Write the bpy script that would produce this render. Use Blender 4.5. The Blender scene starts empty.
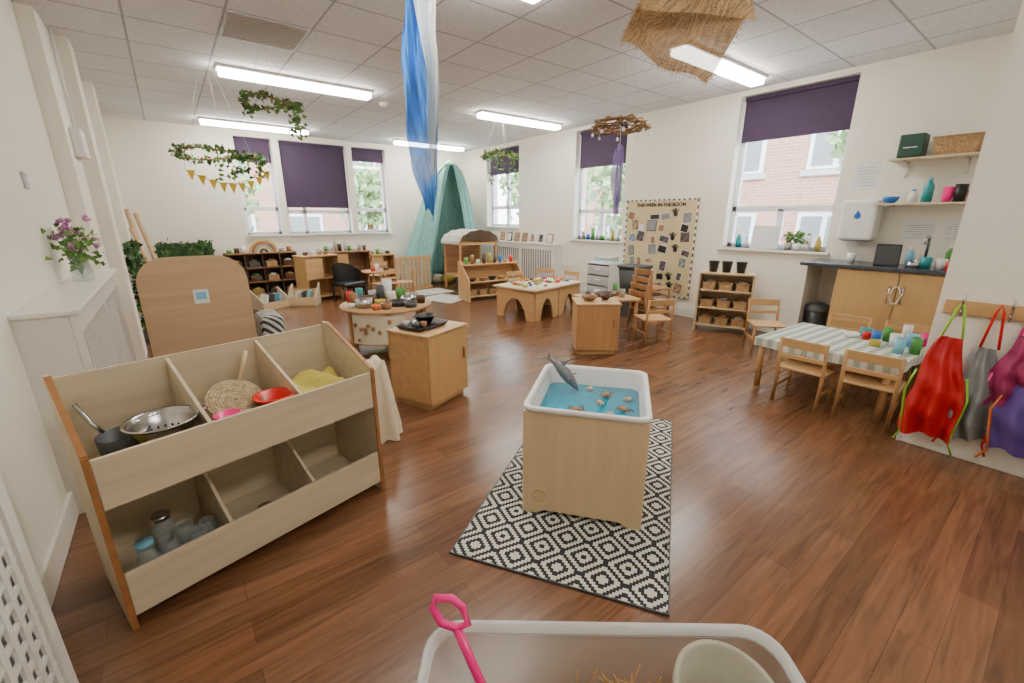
import bpy, bmesh, math, random
from mathutils import Vector, Matrix, Euler
random.seed(7)
R=math.radians
C=bpy.context.scene.collection
# ---------------------------------------------------------------- materials
def nt(name):
    m=bpy.data.materials.new(name); m.use_nodes=True
    n=m.node_tree; b=n.nodes['Principled BSDF']; return m,n,b
def mat(name,col,rough=.5,noise=.08,scale=8,metal=0,stretch=(1,1,1),bump=0,trans=0,emit=0,spec=None):
    m,n,b=nt(name)
    tc=n.nodes.new('ShaderNodeTexCoord'); mp=n.nodes.new('ShaderNodeMapping'); mp.inputs['Scale'].default_value=stretch
    ns=n.nodes.new('ShaderNodeTexNoise'); ns.inputs['Scale'].default_value=scale; ns.inputs['Detail'].default_value=4
    rp=n.nodes.new('ShaderNodeValToRGB')
    rp.color_ramp.elements[0].position=.3; rp.color_ramp.elements[1].position=.7
    rp.color_ramp.elements[0].color=[max(0,c*(1-noise)) for c in col]+[1]
    rp.color_ramp.elements[1].color=[min(1,c*(1+noise)) for c in col]+[1]
    n.links.new(tc.outputs['Object'],mp.inputs[0]); n.links.new(mp.outputs[0],ns.inputs[0])
    n.links.new(ns.outputs['Fac'],rp.inputs[0]); n.links.new(rp.outputs[0],b.inputs['Base Color'])
    b.inputs['Roughness'].default_value=rough; b.inputs['Metallic'].default_value=metal
    if spec is not None: b.inputs['Specular IOR Level'].default_value=spec
    if bump:
        bp=n.nodes.new('ShaderNodeBump'); bp.inputs['Strength'].default_value=bump; bp.inputs['Distance'].default_value=.01
        n.links.new(ns.outputs['Fac'],bp.inputs['Height']); n.links.new(bp.outputs[0],b.inputs['Normal'])
    if emit:
        b.inputs['Emission Color'].default_value=list(col)+[1]; b.inputs['Emission Strength'].default_value=emit
    if trans:
        o=n.nodes['Material Output']; mx=n.nodes.new('ShaderNodeMixShader'); t=n.nodes.new('ShaderNodeBsdfTransparent')
        t.inputs[0].default_value=[.5+.5*c for c in col]+[1]
        mx.inputs[0].default_value=trans; n.links.new(b.outputs[0],mx.inputs[1]); n.links.new(t.outputs[0],mx.inputs[2])
        n.links.new(mx.outputs[0],o.inputs[0])
    return m
def wood(name,col,noise=.16,rough=.45,ax=0):
    st=[12,12,12]; st[ax]=.8
    return mat(name,col,rough,noise,1.8,stretch=tuple(st))
WALL=mat('wall_paint',(.82,.785,.695),.75,.02,2)
TRIMW=mat('white_gloss',(.80,.78,.73),.35,.02,3)
UPVC=mat('upvc_white',(.80,.83,.90),.3,.01,3)
PLY=wood('birch_ply',(.61,.45,.26),.08)
PLYV=wood('birch_ply_v',(.62,.47,.28),.06,ax=2)
PALE=wood('pale_ply',(.60,.51,.36),.10,.6)
EDGE=wood('edge_brown',(.32,.14,.045),.15)
BEECH=wood('beech',(.46,.245,.095),.12,.4,2)
BEECHX=wood('beech_x',(.55,.33,.145),.10,.4,0)
BEECHD=wood('beech_dark',(.35,.165,.06),.14,.4,2)
PANEL=wood('panel_ply',(.50,.335,.195),.09,.5,0)
OAK=wood('oak_door',(.58,.36,.155),.06,.4,2)
DARK=wood('dark_wood',(.08,.036,.018),.25,.45,0)
MIDW=wood('mid_wood',(.28,.14,.06),.2,.5,0)
BLACK=mat('black_plastic',(.010,.010,.012),.4,.1,10)
DGREY=mat('dark_grey',(.05,.055,.06),.5,.1,10)
GREY=mat('grey_plastic',(.22,.23,.235),.5,.06,6)
LGREY=mat('light_grey',(.45,.45,.45),.45,.04,6)
VENT=mat('vent_tile',(.48,.43,.38),.7,.05,20)
WHITE=mat('white_plastic',(.80,.80,.79),.35,.02,5)
CREAM=mat('cream_cloth',(.70,.62,.47),.9,.05,6,bump=.3)
ROOFC=mat('grey_white_cover',(.52,.51,.47),.9,.15,9,bump=.3)
STEEL=mat('steel',(.50,.50,.50),.25,.05,10,metal=1)
RED=mat('red_plastic',(.65,.010,.006),.3,.05,6)
REDC=mat('red_fabric',(.48,.005,.010),.55,.12,4)
PINK=mat('pink_plastic',(.88,.008,.24),.3,.04,6)
MAROON=mat('maroon_fabric',(.30,.02,.10),.7,.15,5)
PURP=mat('purple_fabric',(.11,.06,.28),.6,.15,4)
LILAC=mat('lilac_flower',(.50,.18,.45),.6,.3,25)
YEL=mat('yellow_fabric',(.48,.40,.07),.7,.12,6)
GREEN=mat('green_plastic',(.08,.30,.06),.5,.1,6)
LIME=mat('lime_strap',(.30,.60,.04),.6,.05,6)
TEALP=mat('teal_plastic',(.02,.30,.32),.35,.05,6)
BLUE=mat('blue_plastic',(.015,.15,.55),.35,.05,6)
LBLUE=mat('light_blue',(.20,.50,.70),.5,.05,6)
ORANGE=mat('orange_plastic',(.70,.17,.03),.5,.2,20)
RUST=mat('shell_brown',(.34,.17,.09),.5,.5,45)
FISH=mat('mottled_grey',(.17,.18,.185),.35,.35,30)
TERRA=mat('stone_pot',(.36,.335,.265),.8,.08,12)
LEAF=mat('ivy_leaf',(.09,.20,.03),.55,.5,18)
LEAFD=mat('ivy_leaf_dark',(.03,.09,.03),.6,.5,18)
LEAFB=mat('tree_leaf',(.26,.38,.17),.8,.4,6)
WICK=mat('wicker',(.36,.22,.10),.8,.35,60,bump=.5)
WICKL=mat('wicker_pale',(.46,.36,.22),.8,.35,60,bump=.5)
TWIG=mat('twig',(.25,.14,.06),.85,.3,30,bump=.5)
BLIND=mat('blind_purple',(.050,.030,.068),.85,.05,30)
CHB=mat('blue_chiffon',(.008,.21,.70),.6,.35,5,stretch=(10,10,1),trans=.18)
CHW=mat('white_chiffon',(.68,.75,.76),.7,.1,5,trans=.32)
CHP=mat('purple_chiffon',(.36,.26,.58),.7,.2,8,trans=.3)
TEAL=mat('teal_canopy',(.20,.43,.40),.85,.20,4,stretch=(8,8,.5))
COUNT=mat('dark_counter',(.055,.065,.085),.25,.3,60)
STRAW=mat('straw',(.50,.30,.10),.8,.3,30)
CLEAR=mat('clear_plastic',(.66,.67,.65),.2,.02,4,trans=.62)
CLEARR=mat('clear_plastic_rim',(.76,.78,.76),.15,.02,4,trans=.42)
GLASSJ=mat('jar_glass',(.80,.85,.85),.06,.02,4,trans=.82)
STRING=mat('string',(.5,.5,.46),.8)
SKIRT=mat('skirting',(.78,.76,.70),.35,.02,4)
PAPER=mat('paper',(.74,.76,.76),.7,.05,40)
CORK=mat('board_cream',(.60,.49,.28),.8,.05,8)
PHOTO=mat('photo_dark',(.09,.07,.07),.5,.9,14)
PHOTO2=mat('photo_warm',(.36,.22,.13),.5,.8,16)
PHOTO3=mat('photo_cool',(.20,.27,.33),.5,.8,18)
CONC=mat('outside_ground',(.5,.5,.48),.9,.1,2)
RUGB=mat('pale_rug',(.50,.50,.46),.95,.3,16)
DRAWP=mat('clear_drawer',(.48,.51,.51),.3,.06,6)
EMIT=mat('lamp_glow',(1,.94,.84),.5,0,4,emit=52)
def weave(name,col,trans):
    m,n,b=nt(name); tc=n.nodes.new('ShaderNodeTexCoord'); o=n.nodes['Material Output']
    ns=[]
    for sc in ((8,220,8),(220,8,220)):
        mp=n.nodes.new('ShaderNodeMapping'); mp.inputs['Scale'].default_value=sc; n.links.new(tc.outputs['Object'],mp.inputs[0])
        t=n.nodes.new('ShaderNodeTexNoise'); t.inputs['Scale'].default_value=1; t.inputs['Detail'].default_value=2; n.links.new(mp.outputs[0],t.inputs[0]); ns.append(t)
    ad=n.nodes.new('ShaderNodeMath'); ad.operation='ADD'; n.links.new(ns[0].outputs[0],ad.inputs[0]); n.links.new(ns[1].outputs[0],ad.inputs[1])
    hf=n.nodes.new('ShaderNodeMath'); hf.operation='MULTIPLY'; hf.inputs[1].default_value=.5; n.links.new(ad.outputs[0],hf.inputs[0])
    rp=n.nodes.new('ShaderNodeValToRGB'); rp.color_ramp.elements[0].position=.40; rp.color_ramp.elements[1].position=.60
    rp.color_ramp.elements[0].color=[c*.45 for c in col]+[1]; rp.color_ramp.elements[1].color=[c*1.35 for c in col]+[1]
    n.links.new(hf.outputs[0],rp.inputs[0]); n.links.new(rp.outputs[0],b.inputs['Base Color']); b.inputs['Roughness'].default_value=.95
    tl=n.nodes.new('ShaderNodeBsdfTranslucent'); n.links.new(rp.outputs[0],tl.inputs[0]); m0=n.nodes.new('ShaderNodeMixShader'); m0.inputs[0].default_value=.2
    n.links.new(b.outputs[0],m0.inputs[1]); n.links.new(tl.outputs[0],m0.inputs[2])
    mx=n.nodes.new('ShaderNodeMixShader'); t=n.nodes.new('ShaderNodeBsdfTransparent'); mx.inputs[0].default_value=trans
    n.links.new(m0.outputs[0],mx.inputs[1]); n.links.new(t.outputs[0],mx.inputs[2]); n.links.new(mx.outputs[0],o.inputs[0]); return m
BURL=weave('burlap',(.44,.285,.14),.07); BURLD=weave('burlap_dark',(.36,.22,.10),.05)
def stripemat():
    m,n,b=nt('striped_fabric'); tc=n.nodes.new('ShaderNodeTexCoord'); w=n.nodes.new('ShaderNodeTexWave'); w.inputs['Scale'].default_value=9; w.bands_direction='DIAGONAL'
    n.links.new(tc.outputs['Object'],w.inputs[0]); rp=n.nodes.new('ShaderNodeValToRGB'); rp.color_ramp.interpolation='CONSTANT'
    rp.color_ramp.elements[0].color=(.03,.035,.045,1); rp.color_ramp.elements[1].position=.5; rp.color_ramp.elements[1].color=(.5,.5,.46,1)
    n.links.new(w.outputs['Fac'],rp.inputs[0]); n.links.new(rp.outputs[0],b.inputs['Base Color']); b.inputs['Roughness'].default_value=.9; return m
FABP=stripemat()
def glassmat():
    m,n,b=nt('window_glass'); o=n.nodes['Material Output']
    mx=n.nodes.new('ShaderNodeMixShader'); t=n.nodes.new('ShaderNodeBsdfTransparent'); g=n.nodes.new('ShaderNodeBsdfGlossy')
    g.inputs['Roughness'].default_value=.02; mx.inputs[0].default_value=.05
    n.links.new(t.outputs[0],mx.inputs[1]); n.links.new(g.outputs[0],mx.inputs[2]); n.links.new(mx.outputs[0],o.inputs[0]); return m
GLASS=glassmat()
def watermat():
    m,n,b=nt('blue_water'); b.inputs['Roughness'].default_value=.06
    ns=n.nodes.new('ShaderNodeTexNoise'); ns.inputs['Scale'].default_value=14
    rp=n.nodes.new('ShaderNodeValToRGB'); rp.color_ramp.elements[0].color=(.0,.22,.40,1); rp.color_ramp.elements[1].color=(.005,.40,.58,1)
    n.links.new(ns.outputs[0],rp.inputs[0]); n.links.new(rp.outputs[0],b.inputs['Base Color']); b.inputs['Specular IOR Level'].default_value=.25
    bp=n.nodes.new('ShaderNodeBump'); bp.inputs['Strength'].default_value=.25; bp.inputs['Distance'].default_value=.01
    n.links.new(ns.outputs[0],bp.inputs['Height']); n.links.new(bp.outputs[0],b.inputs['Normal']); return m
WATER=watermat()
def mth(n,op,a,b=None):
    x=n.nodes.new('ShaderNodeMath'); x.operation=op
    for i,v in enumerate((a,b)):
        if v is None: continue
        if isinstance(v,(int,float)): x.inputs[i].default_value=v
        else: n.links.new(v,x.inputs[i])
    return x.outputs[0]
def floormat():
    m,n,b=nt('plank_floor')
    tc=n.nodes.new('ShaderNodeTexCoord'); br=n.nodes.new('ShaderNodeTexBrick')
    br.inputs['Scale'].default_value=1; br.inputs['Brick Width'].default_value=1.1; br.inputs['Row Height'].default_value=.11
    br.inputs['Mortar Size'].default_value=.0012; br.inputs['Mortar Smooth'].default_value=.4; br.offset=.37; br.inputs['Bias'].default_value=0
    br.inputs['Color1'].default_value=(.195,.090,.042,1); br.inputs['Color2'].default_value=(.130,.058,.027,1); br.inputs['Mortar'].default_value=(.085,.038,.019,1)
    n.links.new(tc.outputs['Object'],br.inputs['Vector'])
    mp=n.nodes.new('ShaderNodeMapping'); mp.inputs['Scale'].default_value=(1.4,16,1); n.links.new(tc.outputs['Object'],mp.inputs[0])
    ns=n.nodes.new('ShaderNodeTexNoise'); ns.inputs['Scale'].default_value=1.8; ns.inputs['Detail'].default_value=7; ns.inputs['Distortion'].default_value=1.0
    n.links.new(mp.outputs[0],ns.inputs[0])
    rp=n.nodes.new('ShaderNodeValToRGB'); rp.color_ramp.elements[0].position=.3; rp.color_ramp.elements[1].position=.72
    rp.color_ramp.elements[0].color=(.66,.64,.62,1); rp.color_ramp.elements[1].color=(1.28,1.25,1.22,1)
    n.links.new(ns.outputs[0],rp.inputs[0])
    mx=n.nodes.new('ShaderNodeMixRGB'); mx.blend_type='MULTIPLY'; mx.inputs[0].default_value=1
    n.links.new(br.outputs[0],mx.inputs[1]); n.links.new(rp.outputs[0],mx.inputs[2]); n.links.new(mx.outputs[0],b.inputs['Base Color'])
    b.inputs['Roughness'].default_value=.25; return m
def tilemat():
    m,n,b=nt('ceiling_tile')
    tc=n.nodes.new('ShaderNodeTexCoord'); br=n.nodes.new('ShaderNodeTexBrick'); br.offset=0
    br.inputs['Scale'].default_value=1; br.inputs['Brick Width'].default_value=.6; br.inputs['Row Height'].default_value=.6
    br.inputs['Mortar Size'].default_value=.010; br.inputs['Mortar Smooth'].default_value=.2
    br.inputs['Color1'].default_value=(.80,.80,.82,1); br.inputs['Color2'].default_value=(.73,.73,.75,1); br.inputs['Mortar'].default_value=(.42,.42,.45,1)
    n.links.new(tc.outputs['Object'],br.inputs['Vector'])
    ns=n.nodes.new('ShaderNodeTexNoise'); ns.inputs['Scale'].default_value=60; ns.inputs['Detail'].default_value=3; n.links.new(tc.outputs['Object'],ns.inputs[0])
    rp=n.nodes.new('ShaderNodeValToRGB'); rp.color_ramp.elements[0].position=.35; rp.color_ramp.elements[0].color=(.86,.86,.86,1); rp.color_ramp.elements[1].position=.6; rp.color_ramp.elements[1].color=(1,1,1,1)
    n.links.new(ns.outputs[0],rp.inputs[0])
    mx=n.nodes.new('ShaderNodeMixRGB'); mx.blend_type='MULTIPLY'; mx.inputs[0].default_value=1
    n.links.new(br.outputs[0],mx.inputs[1]); n.links.new(rp.outputs[0],mx.inputs[2]); n.links.new(mx.outputs[0],b.inputs['Base Color']); b.inputs['Roughness'].default_value=.85; return m
def rugmat():
    m,n,b=nt('diamond_rug'); tc=n.nodes.new('ShaderNodeTexCoord'); sp=n.nodes.new('ShaderNodeSeparateXYZ'); n.links.new(tc.outputs['Object'],sp.inputs[0])
    S=.185; q=16
    def cell(o):
        a=mth(n,'DIVIDE',mth(n,'ADD',o,10.0),S); a=mth(n,'FRACT',a)
        a=mth(n,'DIVIDE',mth(n,'FLOOR',mth(n,'MULTIPLY',a,q)),q)
        return mth(n,'ABSOLUTE',mth(n,'SUBTRACT',a,.5-.5/q))
    s=mth(n,'ADD',cell(sp.outputs[0]),cell(sp.outputs[1]))
    v=mth(n,'MODULO',mth(n,'ADD',mth(n,'MULTIPLY',s,4.0),.1),1.0)
    g=mth(n,'GREATER_THAN',v,.56)
    mx=n.nodes.new('ShaderNodeMixRGB'); n.links.new(g,mx.inputs[0]); mx.inputs[1].default_value=(.018,.020,.024,1); mx.inputs[2].default_value=(.60,.58,.52,1)
    n.links.new(mx.outputs[0],b.inputs['Base Color']); b.inputs['Roughness'].default_value=.9; return m
def clothmat():
    m,n,b=nt('check_cloth'); tc=n.nodes.new('ShaderNodeTexCoord'); sp=n.nodes.new('ShaderNodeSeparateXYZ'); n.links.new(tc.outputs['Object'],sp.inputs[0])
    def st(o,w): return mth(n,'GREATER_THAN',mth(n,'FRACT',mth(n,'DIVIDE',mth(n,'ADD',o,10.0),w)),.5)
    a=mth(n,'ADD',mth(n,'MULTIPLY',st(sp.outputs[1],.085),.65),mth(n,'MULTIPLY',st(sp.outputs[0],.085),.35))
    rp=n.nodes.new('ShaderNodeValToRGB'); rp.color_ramp.elements[0].color=(.68,.69,.62,1); rp.color_ramp.elements[1].color=(.22,.29,.23,1)
    n.links.new(a,rp.inputs[0]); n.links.new(rp.outputs[0],b.inputs['Base Color']); b.inputs['Roughness'].default_value=.7; return m
def brickmat():
    m,n,b=nt('outside_brick'); tc=n.nodes.new('ShaderNodeTexCoord')
    sp=n.nodes.new('ShaderNodeSeparateXYZ'); n.links.new(tc.outputs['Object'],sp.inputs[0]); cb=n.nodes.new('ShaderNodeCombineXYZ')
    n.links.new(mth(n,'ADD',sp.outputs[0],sp.outputs[1]),cb.inputs[0]); n.links.new(sp.outputs[2],cb.inputs[1])
    br=n.nodes.new('ShaderNodeTexBrick'); br.inputs['Scale'].default_value=1; br.inputs['Brick Width'].default_value=.23; br.inputs['Row Height'].default_value=.075; br.inputs['Mortar Size'].default_value=.006
    br.inputs['Color1'].default_value=(.48,.24,.17,1); br.inputs['Color2'].default_value=(.40,.19,.13,1); br.inputs['Mortar'].default_value=(.5,.45,.4,1)
    n.links.new(cb.outputs[0],br.inputs['Vector']); n.links.new(br.outputs[0],b.inputs['Base Color']); b.inputs['Roughness'].default_value=.9; return m
FLOOR=floormat(); TILE=tilemat(); RUG=rugmat(); CHECK=clothmat(); BRICK=brickmat()
# ---------------------------------------------------------------- mesh builder
class M:
    def __init__(s): s.bm=bmesh.new(); s.ms=[]
    def _add(s,t,m,smooth=False,mx=None):
        if mx is not None: t.transform(mx)
        if m not in s.ms: s.ms.append(m)
        i=s.ms.index(m); t.verts.ensure_lookup_table()
        nv=[s.bm.verts.new(v.co) for v in t.verts]; t.verts.index_update()
        for f in t.faces:
            try: nf=s.bm.faces.new([nv[v.index] for v in f.verts])
            except ValueError: continue
            nf.material_index=i; nf.smooth=smooth
        t.free(); return s
    def box(s,c,sz,m,rot=(0,0,0),bev=0.0):
        t=bmesh.new(); bmesh.ops.create_cube(t,size=1); bmesh.ops.scale(t,vec=sz,verts=t.verts)
        if bev: bmesh.ops.bevel(t,geom=list(t.edges),offset=min(bev,min(sz)*.45),segments=2,affect='EDGES',profile=.5)
        return s._add(t,m,False,Matrix.Translation(c)@Euler([R(a) for a in rot]).to_matrix().to_4x4())
    def b2(s,a,b,m,bev=0.0):
        return s.box([(a[i]+b[i])/2 for i in range(3)],[abs(b[i]-a[i]) for i in range(3)],m,bev=bev)
    def cyl(s,p0,p1,r0,m,r1=None,seg=16,caps=True):
        p0=Vector(p0);p1=Vector(p1); r1=r0 if r1 is None else r1; d=p1-p0
        t=bmesh.new(); bmesh.ops.create_cone(t,cap_ends=caps,segments=seg,radius1=r0,radius2=r1,depth=d.length)
        q=Vector((0,0,1)).rotation_difference(d.normalized()).to_matrix().to_4x4()
        return s._add(t,m,True,Matrix.Translation((p0+p1)/2)@q)
    def ball(s,c,r,m,sc=(1,1,1),rot=(0,0,0),seg=14):
        t=bmesh.new(); bmesh.ops.create_uvsphere(t,u_segments=seg,v_segments=max(6,seg//2),radius=r); bmesh.ops.scale(t,vec=sc,verts=t.verts)
        return s._add(t,m,True,Matrix.Translation(c)@Euler([R(a) for a in rot]).to_matrix().to_4x4())
    def lathe(s,prof,c,m,seg=24,rot=(0,0,0)):
        t=bmesh.new(); rings=[]
        for r,z in prof:
            rings.append([t.verts.new((max(r,.0004)*math.cos(2*math.pi*i/seg),max(r,.0004)*math.sin(2*math.pi*i/seg),z)) for i in range(seg)])
        for a,b in zip(rings,rings[1:]):
            for i in range(seg): t.faces.new((a[i],a[(i+1)%seg],b[(i+1)%seg],b[i]))
        return s._add(t,m,True,Matrix.Translation(c)@Euler([R(a) for a in rot]).to_matrix().to_4x4())
    def prism(s,pts,a0,a1,m,axis='x',mx=None):
        t=bmesh.new()
        def P(u,v,a): return {'x':(a,u,v),'y':(u,a,v),'z':(u,v,a)}[axis]
        A=[t.verts.new(P(u,v,a0)) for u,v in pts]; B=[t.verts.new(P(u,v,a1)) for u,v in pts]
        t.faces.new(A); t.faces.new(B[::-1]); k=len(pts)
        for i in range(k): t.faces.new((A[i],B[i],B[(i+1)%k],A[(i+1)%k]))
        bmesh.ops.recalc_face_normals(t,faces=t.faces)
        return s._add(t,m,False,mx)
    def tube(s,pts,r,m,seg=8,closed=False):
        pts=[Vector(p) for p in pts]; n=len(pts); t=bmesh.new(); rings=[]
        up=Vector((0,0,1))
        for i,p in enumerate(pts):
            a=pts[(i-1)%n] if (closed or i>0) else p; b=pts[(i+1)%n] if (closed or i<n-1) else p
            d=(b-a).normalized(); u=d.cross(up)
            if u.length<.05: u=d.cross(Vector((1,0,0)))
            u.normalize(); w=d.cross(u)
            rr=r(i/(n-1)) if callable(r) else r
            rings.append([t.verts.new(p+(u*math.cos(2*math.pi*k/seg)+w*math.sin(2*math.pi*k/seg))*rr) for k in range(seg)])
        for i in range(n if closed else n-1):
            a=rings[i];b=rings[(i+1)%n]
            for k in range(seg): t.faces.new((a[k],a[(k+1)%seg],b[(k+1)%seg],b[k]))
        if not closed:
            t.faces.new(rings[0][::-1]); t.faces.new(rings[-1])
        return s._add(t,m,True)
    def sheet(s,fn,nu,nv,m,smooth=True):
        t=bmesh.new(); g=[[t.verts.new(fn(i/nu,j/nv)) for j in range(nv+1)] for i in range(nu+1)]
        for i in range(nu):
            for j in range(nv): t.faces.new((g[i][j],g[i+1][j],g[i+1][j+1],g[i][j+1]))
        return s._add(t,m,smooth)
    def leaf(s,c,size,m):
        t=bmesh.new(); a=size
        v=[t.verts.new(p) for p in ((0,0,0),(a*.45,a*.4,.15*a),(a*.2,a*.7,0),(0,a*1.1,-.1*a),(-a*.2,a*.7,0),(-a*.45,a*.4,.15*a))]
        t.faces.new(v)
        return s._add(t,m,False,Matrix.Translation(c)@Euler([random.uniform(0,6.3) for _ in range(3)]).to_matrix().to_4x4())
    def obj(s,name,parent=None,loc=(0,0,0),rz=0,label=None,cat=None,group=None,kind=None,rot=None):
        me=bpy.data.meshes.new(name); s.bm.to_mesh(me); s.bm.free()
        for m in s.ms: me.materials.append(m)
        o=bpy.data.objects.new(name,me); C.objects.link(o); o.location=loc
        o.rotation_euler=[R(a) for a in rot] if rot else (0,0,R(rz))
        if parent: o.parent=parent
        if label: o['label']=label
        if cat: o['category']=cat
        if group: o['group']=group
        if kind: o['kind']=kind
        return o
def E(name,label,cat,loc,rz=0,group=None,kind=None):
    o=bpy.data.objects.new(name,None); o.empty_display_size=.1; C.objects.link(o); o.location=loc; o.rotation_euler=(0,0,R(rz))
    if label: o['label']=label
    if cat: o['category']=cat
    if group:o['group']=group
    if kind:o['kind']=kind
    return o
def copyt(src,loc,rz,label=None,z=None):
    n=src.copy(); n.location=loc; n.rotation_euler=(src.rotation_euler[0],src.rotation_euler[1],R(rz)); C.objects.link(n)
    if label: n['label']=label
    for ch in src.children:
        c=ch.copy(); c.parent=n; C.objects.link(c)
        for g in ch.children:
            d=g.copy(); d.parent=c; C.objects.link(d)
    return n
def L(x,y,z,o,rz):
    a=R(rz); return (o[0]+x*math.cos(a)-y*math.sin(a),o[1]+x*math.sin(a)+y*math.cos(a),o[2]+z if len(o)>2 else z)
# ---------------------------------------------------------------- room
XR=5.78; YB=9.4; ZC=2.86; XL=-.6; YF=-2.4; XA=3.56; YA=.45; T=.3
M().b2((XL-.3,YF-.3,-.1),(XR+.3,YB+.3,0),FLOOR).obj('floor',kind='structure')
M().b2((XL-.3,YF-.3,ZC),(XR+.3,YB+.3,ZC+.1),TILE).obj('ceiling',kind='structure')
def wallseg(name,axis,pos,t,a0,a1,ops,z1=ZC):
    m=M()
    def bx(u0,u1,z0,z1):
        if u1-u0<1e-4 or z1-z0<1e-4: return
        if axis=='y': m.b2((pos,u0,z0),(pos+t,u1,z1),WALL)
        else: m.b2((u0,pos,z0),(u1,pos+t,z1),WALL)
    c=a0
    for (u0,u1,w0,w1) in sorted(ops):
        bx(c,u0,0,z1); bx(u0,u1,0,w0); bx(u0,u1,w1,z1); c=u1
    bx(c,a1,0,z1); return m.obj(name,kind='structure')
WA=(1.74,2.92,1.02,2.80); WB=(4.60,5.68,1.02,2.80); WC=(7.25,8.4,1.2,2.78)
wallseg('wall_right','y',XR,T,YF,YB+.3,[WA,WB,WC])
BW=[(1.15,1.74,1.08,2.76),(1.86,3.07,1.08,2.76),(3.18,3.88,1.08,2.76)]
wallseg('wall_back','x',YB,T,XL-.3,XR,BW)
wallseg('wall_left','y',XL-.3,.3,YF,YB,[])
M().b2((XL,5.0,0),(XL+.10,YB,ZC),WALL).obj('wall_left_far',kind='structure')
wallseg('wall_front','x',YF-.3,.3,XL-.3,XR,[])
M().b2((XA,YF,0),(XR,YA,ZC),WALL).obj('wall_alcove',kind='structure')
M().b2((XL+.1,5.6,0),(XL+.2,5.95,ZC),WALL).obj('trim_1',kind='structure')
M().b2((XL+.1,7.2,0),(XL+.2,7.5,ZC),WALL).obj('trim_2',kind='structure')
M().b2((XL,YF,0),(XL+.02,5.0,.13),SKIRT,bev=.006).obj('baseboard_left',kind='structure')
M().b2((XL+.1,YB-.02,0),(XR,YB,.13),SKIRT,bev=.006).obj('baseboard_back',kind='structure')
M().b2((XR-.02,1.78,0),(XR,YB-.02,.13),SKIRT,bev=.006).obj('baseboard_right',kind='structure')
M().b2((XA-.02,YF,0),(XA,YA,.15),SKIRT,bev=.006).b2((XA-.02,YA,0),(XA+.5,YA+.02,.15),SKIRT).obj('baseboard_alcove',kind='structure')
# ---------------------------------------------------------------- windows
def window(n,axis,op,trans,mull,blindz,pos):
    u0,u1,z0,z1=op; m=M(); g=M(); d=.14; th=.06; f=.055
    def bx(mm,a0,a1,b0,b1,c0,c1,ma):
        if axis=='y': mm.b2((pos+c0,a0,b0),(pos+c1,a1,b1),ma,bev=.004)
        else: mm.b2((a0,pos+c0,b0),(a1,pos+c1,b1),ma,bev=.004)
    bx(m,u0,u1,z0,z0+f,d,d+th,UPVC);bx(m,u0,u1,z1-f,z1,d,d+th,UPVC);bx(m,u0,u0+f,z0,z1,d,d+th,UPVC);bx(m,u1-f,u1,z0,z1,d,d+th,UPVC)
    for t in trans: bx(m,u0,u1,t-.035,t+.035,d,d+th,UPVC)
    for t in mull: bx(m,t-.035,t+.035,z0,(trans[0] if n in(1,2) else z1),d,d+th,UPVC)
    root=E('window_%d'%n,None,None,(0,0,0),kind='structure')
    m.obj('window_frame',root); bx(g,u0+.03,u1-.03,z0+.03,z1-.03,d+.03,d+.034,GLASS); g.obj('window_pane',root)
    s=M(); bx(s,u0-.04,u1+.04,z0-.03,z0,-.05,d,TRIMW); s.obj('window_sill',root)
    b=M(); bx(b,u0+.02,u1-.02,blindz,z1-.03,d-.045,d-.041,BLIND)
    r=E('roller_blind','dark purple fabric roller blind half lowered over window','blind',(0,0,0),group='purple roller blinds')
    b.obj('blind_fabric',r)
    t=M(); bx(t,u0+.02,u1-.02,z1-.05,z1-.004,d-.07,d-.025,BLIND); t.obj('blind_roller',r)
    t=M(); bx(t,u0+.02,u1-.02,blindz-.02,blindz,d-.048,d-.037,BLIND); t.obj('blind_hem_bar',r)
window(1,'y',WA,[1.50],[2.33],2.31,XR); window(2,'y',WB,[1.50],[5.14],2.23,XR); window(3,'y',WC,[1.6],[7.8],2.30,XR)
window(4,'x',BW[0],[1.55],[],2.38,YB); window(5,'x',BW[1],[1.50],[2.2],1.60,YB); window(6,'x',BW[2],[1.55],[],2.52,YB)
# ---------------------------------------------------------------- outside
M().b2((-30,-30,-.6),(50,50,-.5),CONC).obj('outside_ground',kind='structure')
def building(loc,rz,w,h):
    r=E('brick_building','red brick house with white framed windows','building',loc,rz)
    M().b2((-w/2,0,0),(w/2,6,h),BRICK).obj('facade',r)
    M().prism([(-.5,h),(6.5,h),(3,h+2.2)],-w/2-.3,w/2+.3,DGREY,'x').obj('roof',r)
    k=int(w//2.2)
    for i in range(k):
        for z in (.7,3.0):
            x=-w/2+1.2+2.2*i
            m=M(); m.b2((x-.6,-.03,z),(x+.6,.05,z+1.3),UPVC); 
            for sx in (-.28,.28): m.b2((x+sx-.22,-.05,z+.08),(x+sx+.22,-.02,z+1.22),GREY)
            m.b2((x-.7,-.06,z-.14),(x+.7,.02,z-.02),CONC)
            m.obj('window',r)
building((12.5,3.2,-.5),-90,17,6.2); building((3,17.5,-.5),0,18,6.0)
def tree(loc,h,rad,n=600):
    r=E('tree','leafy green tree outside the window','tree',loc)
    M().cyl((0,0,0),(0,0,h*.6),.14,TWIG,.07).obj('trunk',r)
    m=M()
    for i in range(n):
        v=Vector((random.gauss(0,1),random.gauss(0,1),random.gauss(0,1))).normalized()*rad*random.uniform(.35,1)
        m.leaf(Vector((0,0,h*.72))+v,.28,LEAFB)
    m.obj('foliage',r)
tree((9.8,7.6,-.5),3.9,1.4); tree((10.4,2.55,-.5),4.8,.95,330); tree((.6,13.4,-.5),3.6,1.5); tree((10,11.6,-.5),4,1.3); tree((5.2,14.2,-.5),3.4,1.0)
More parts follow.
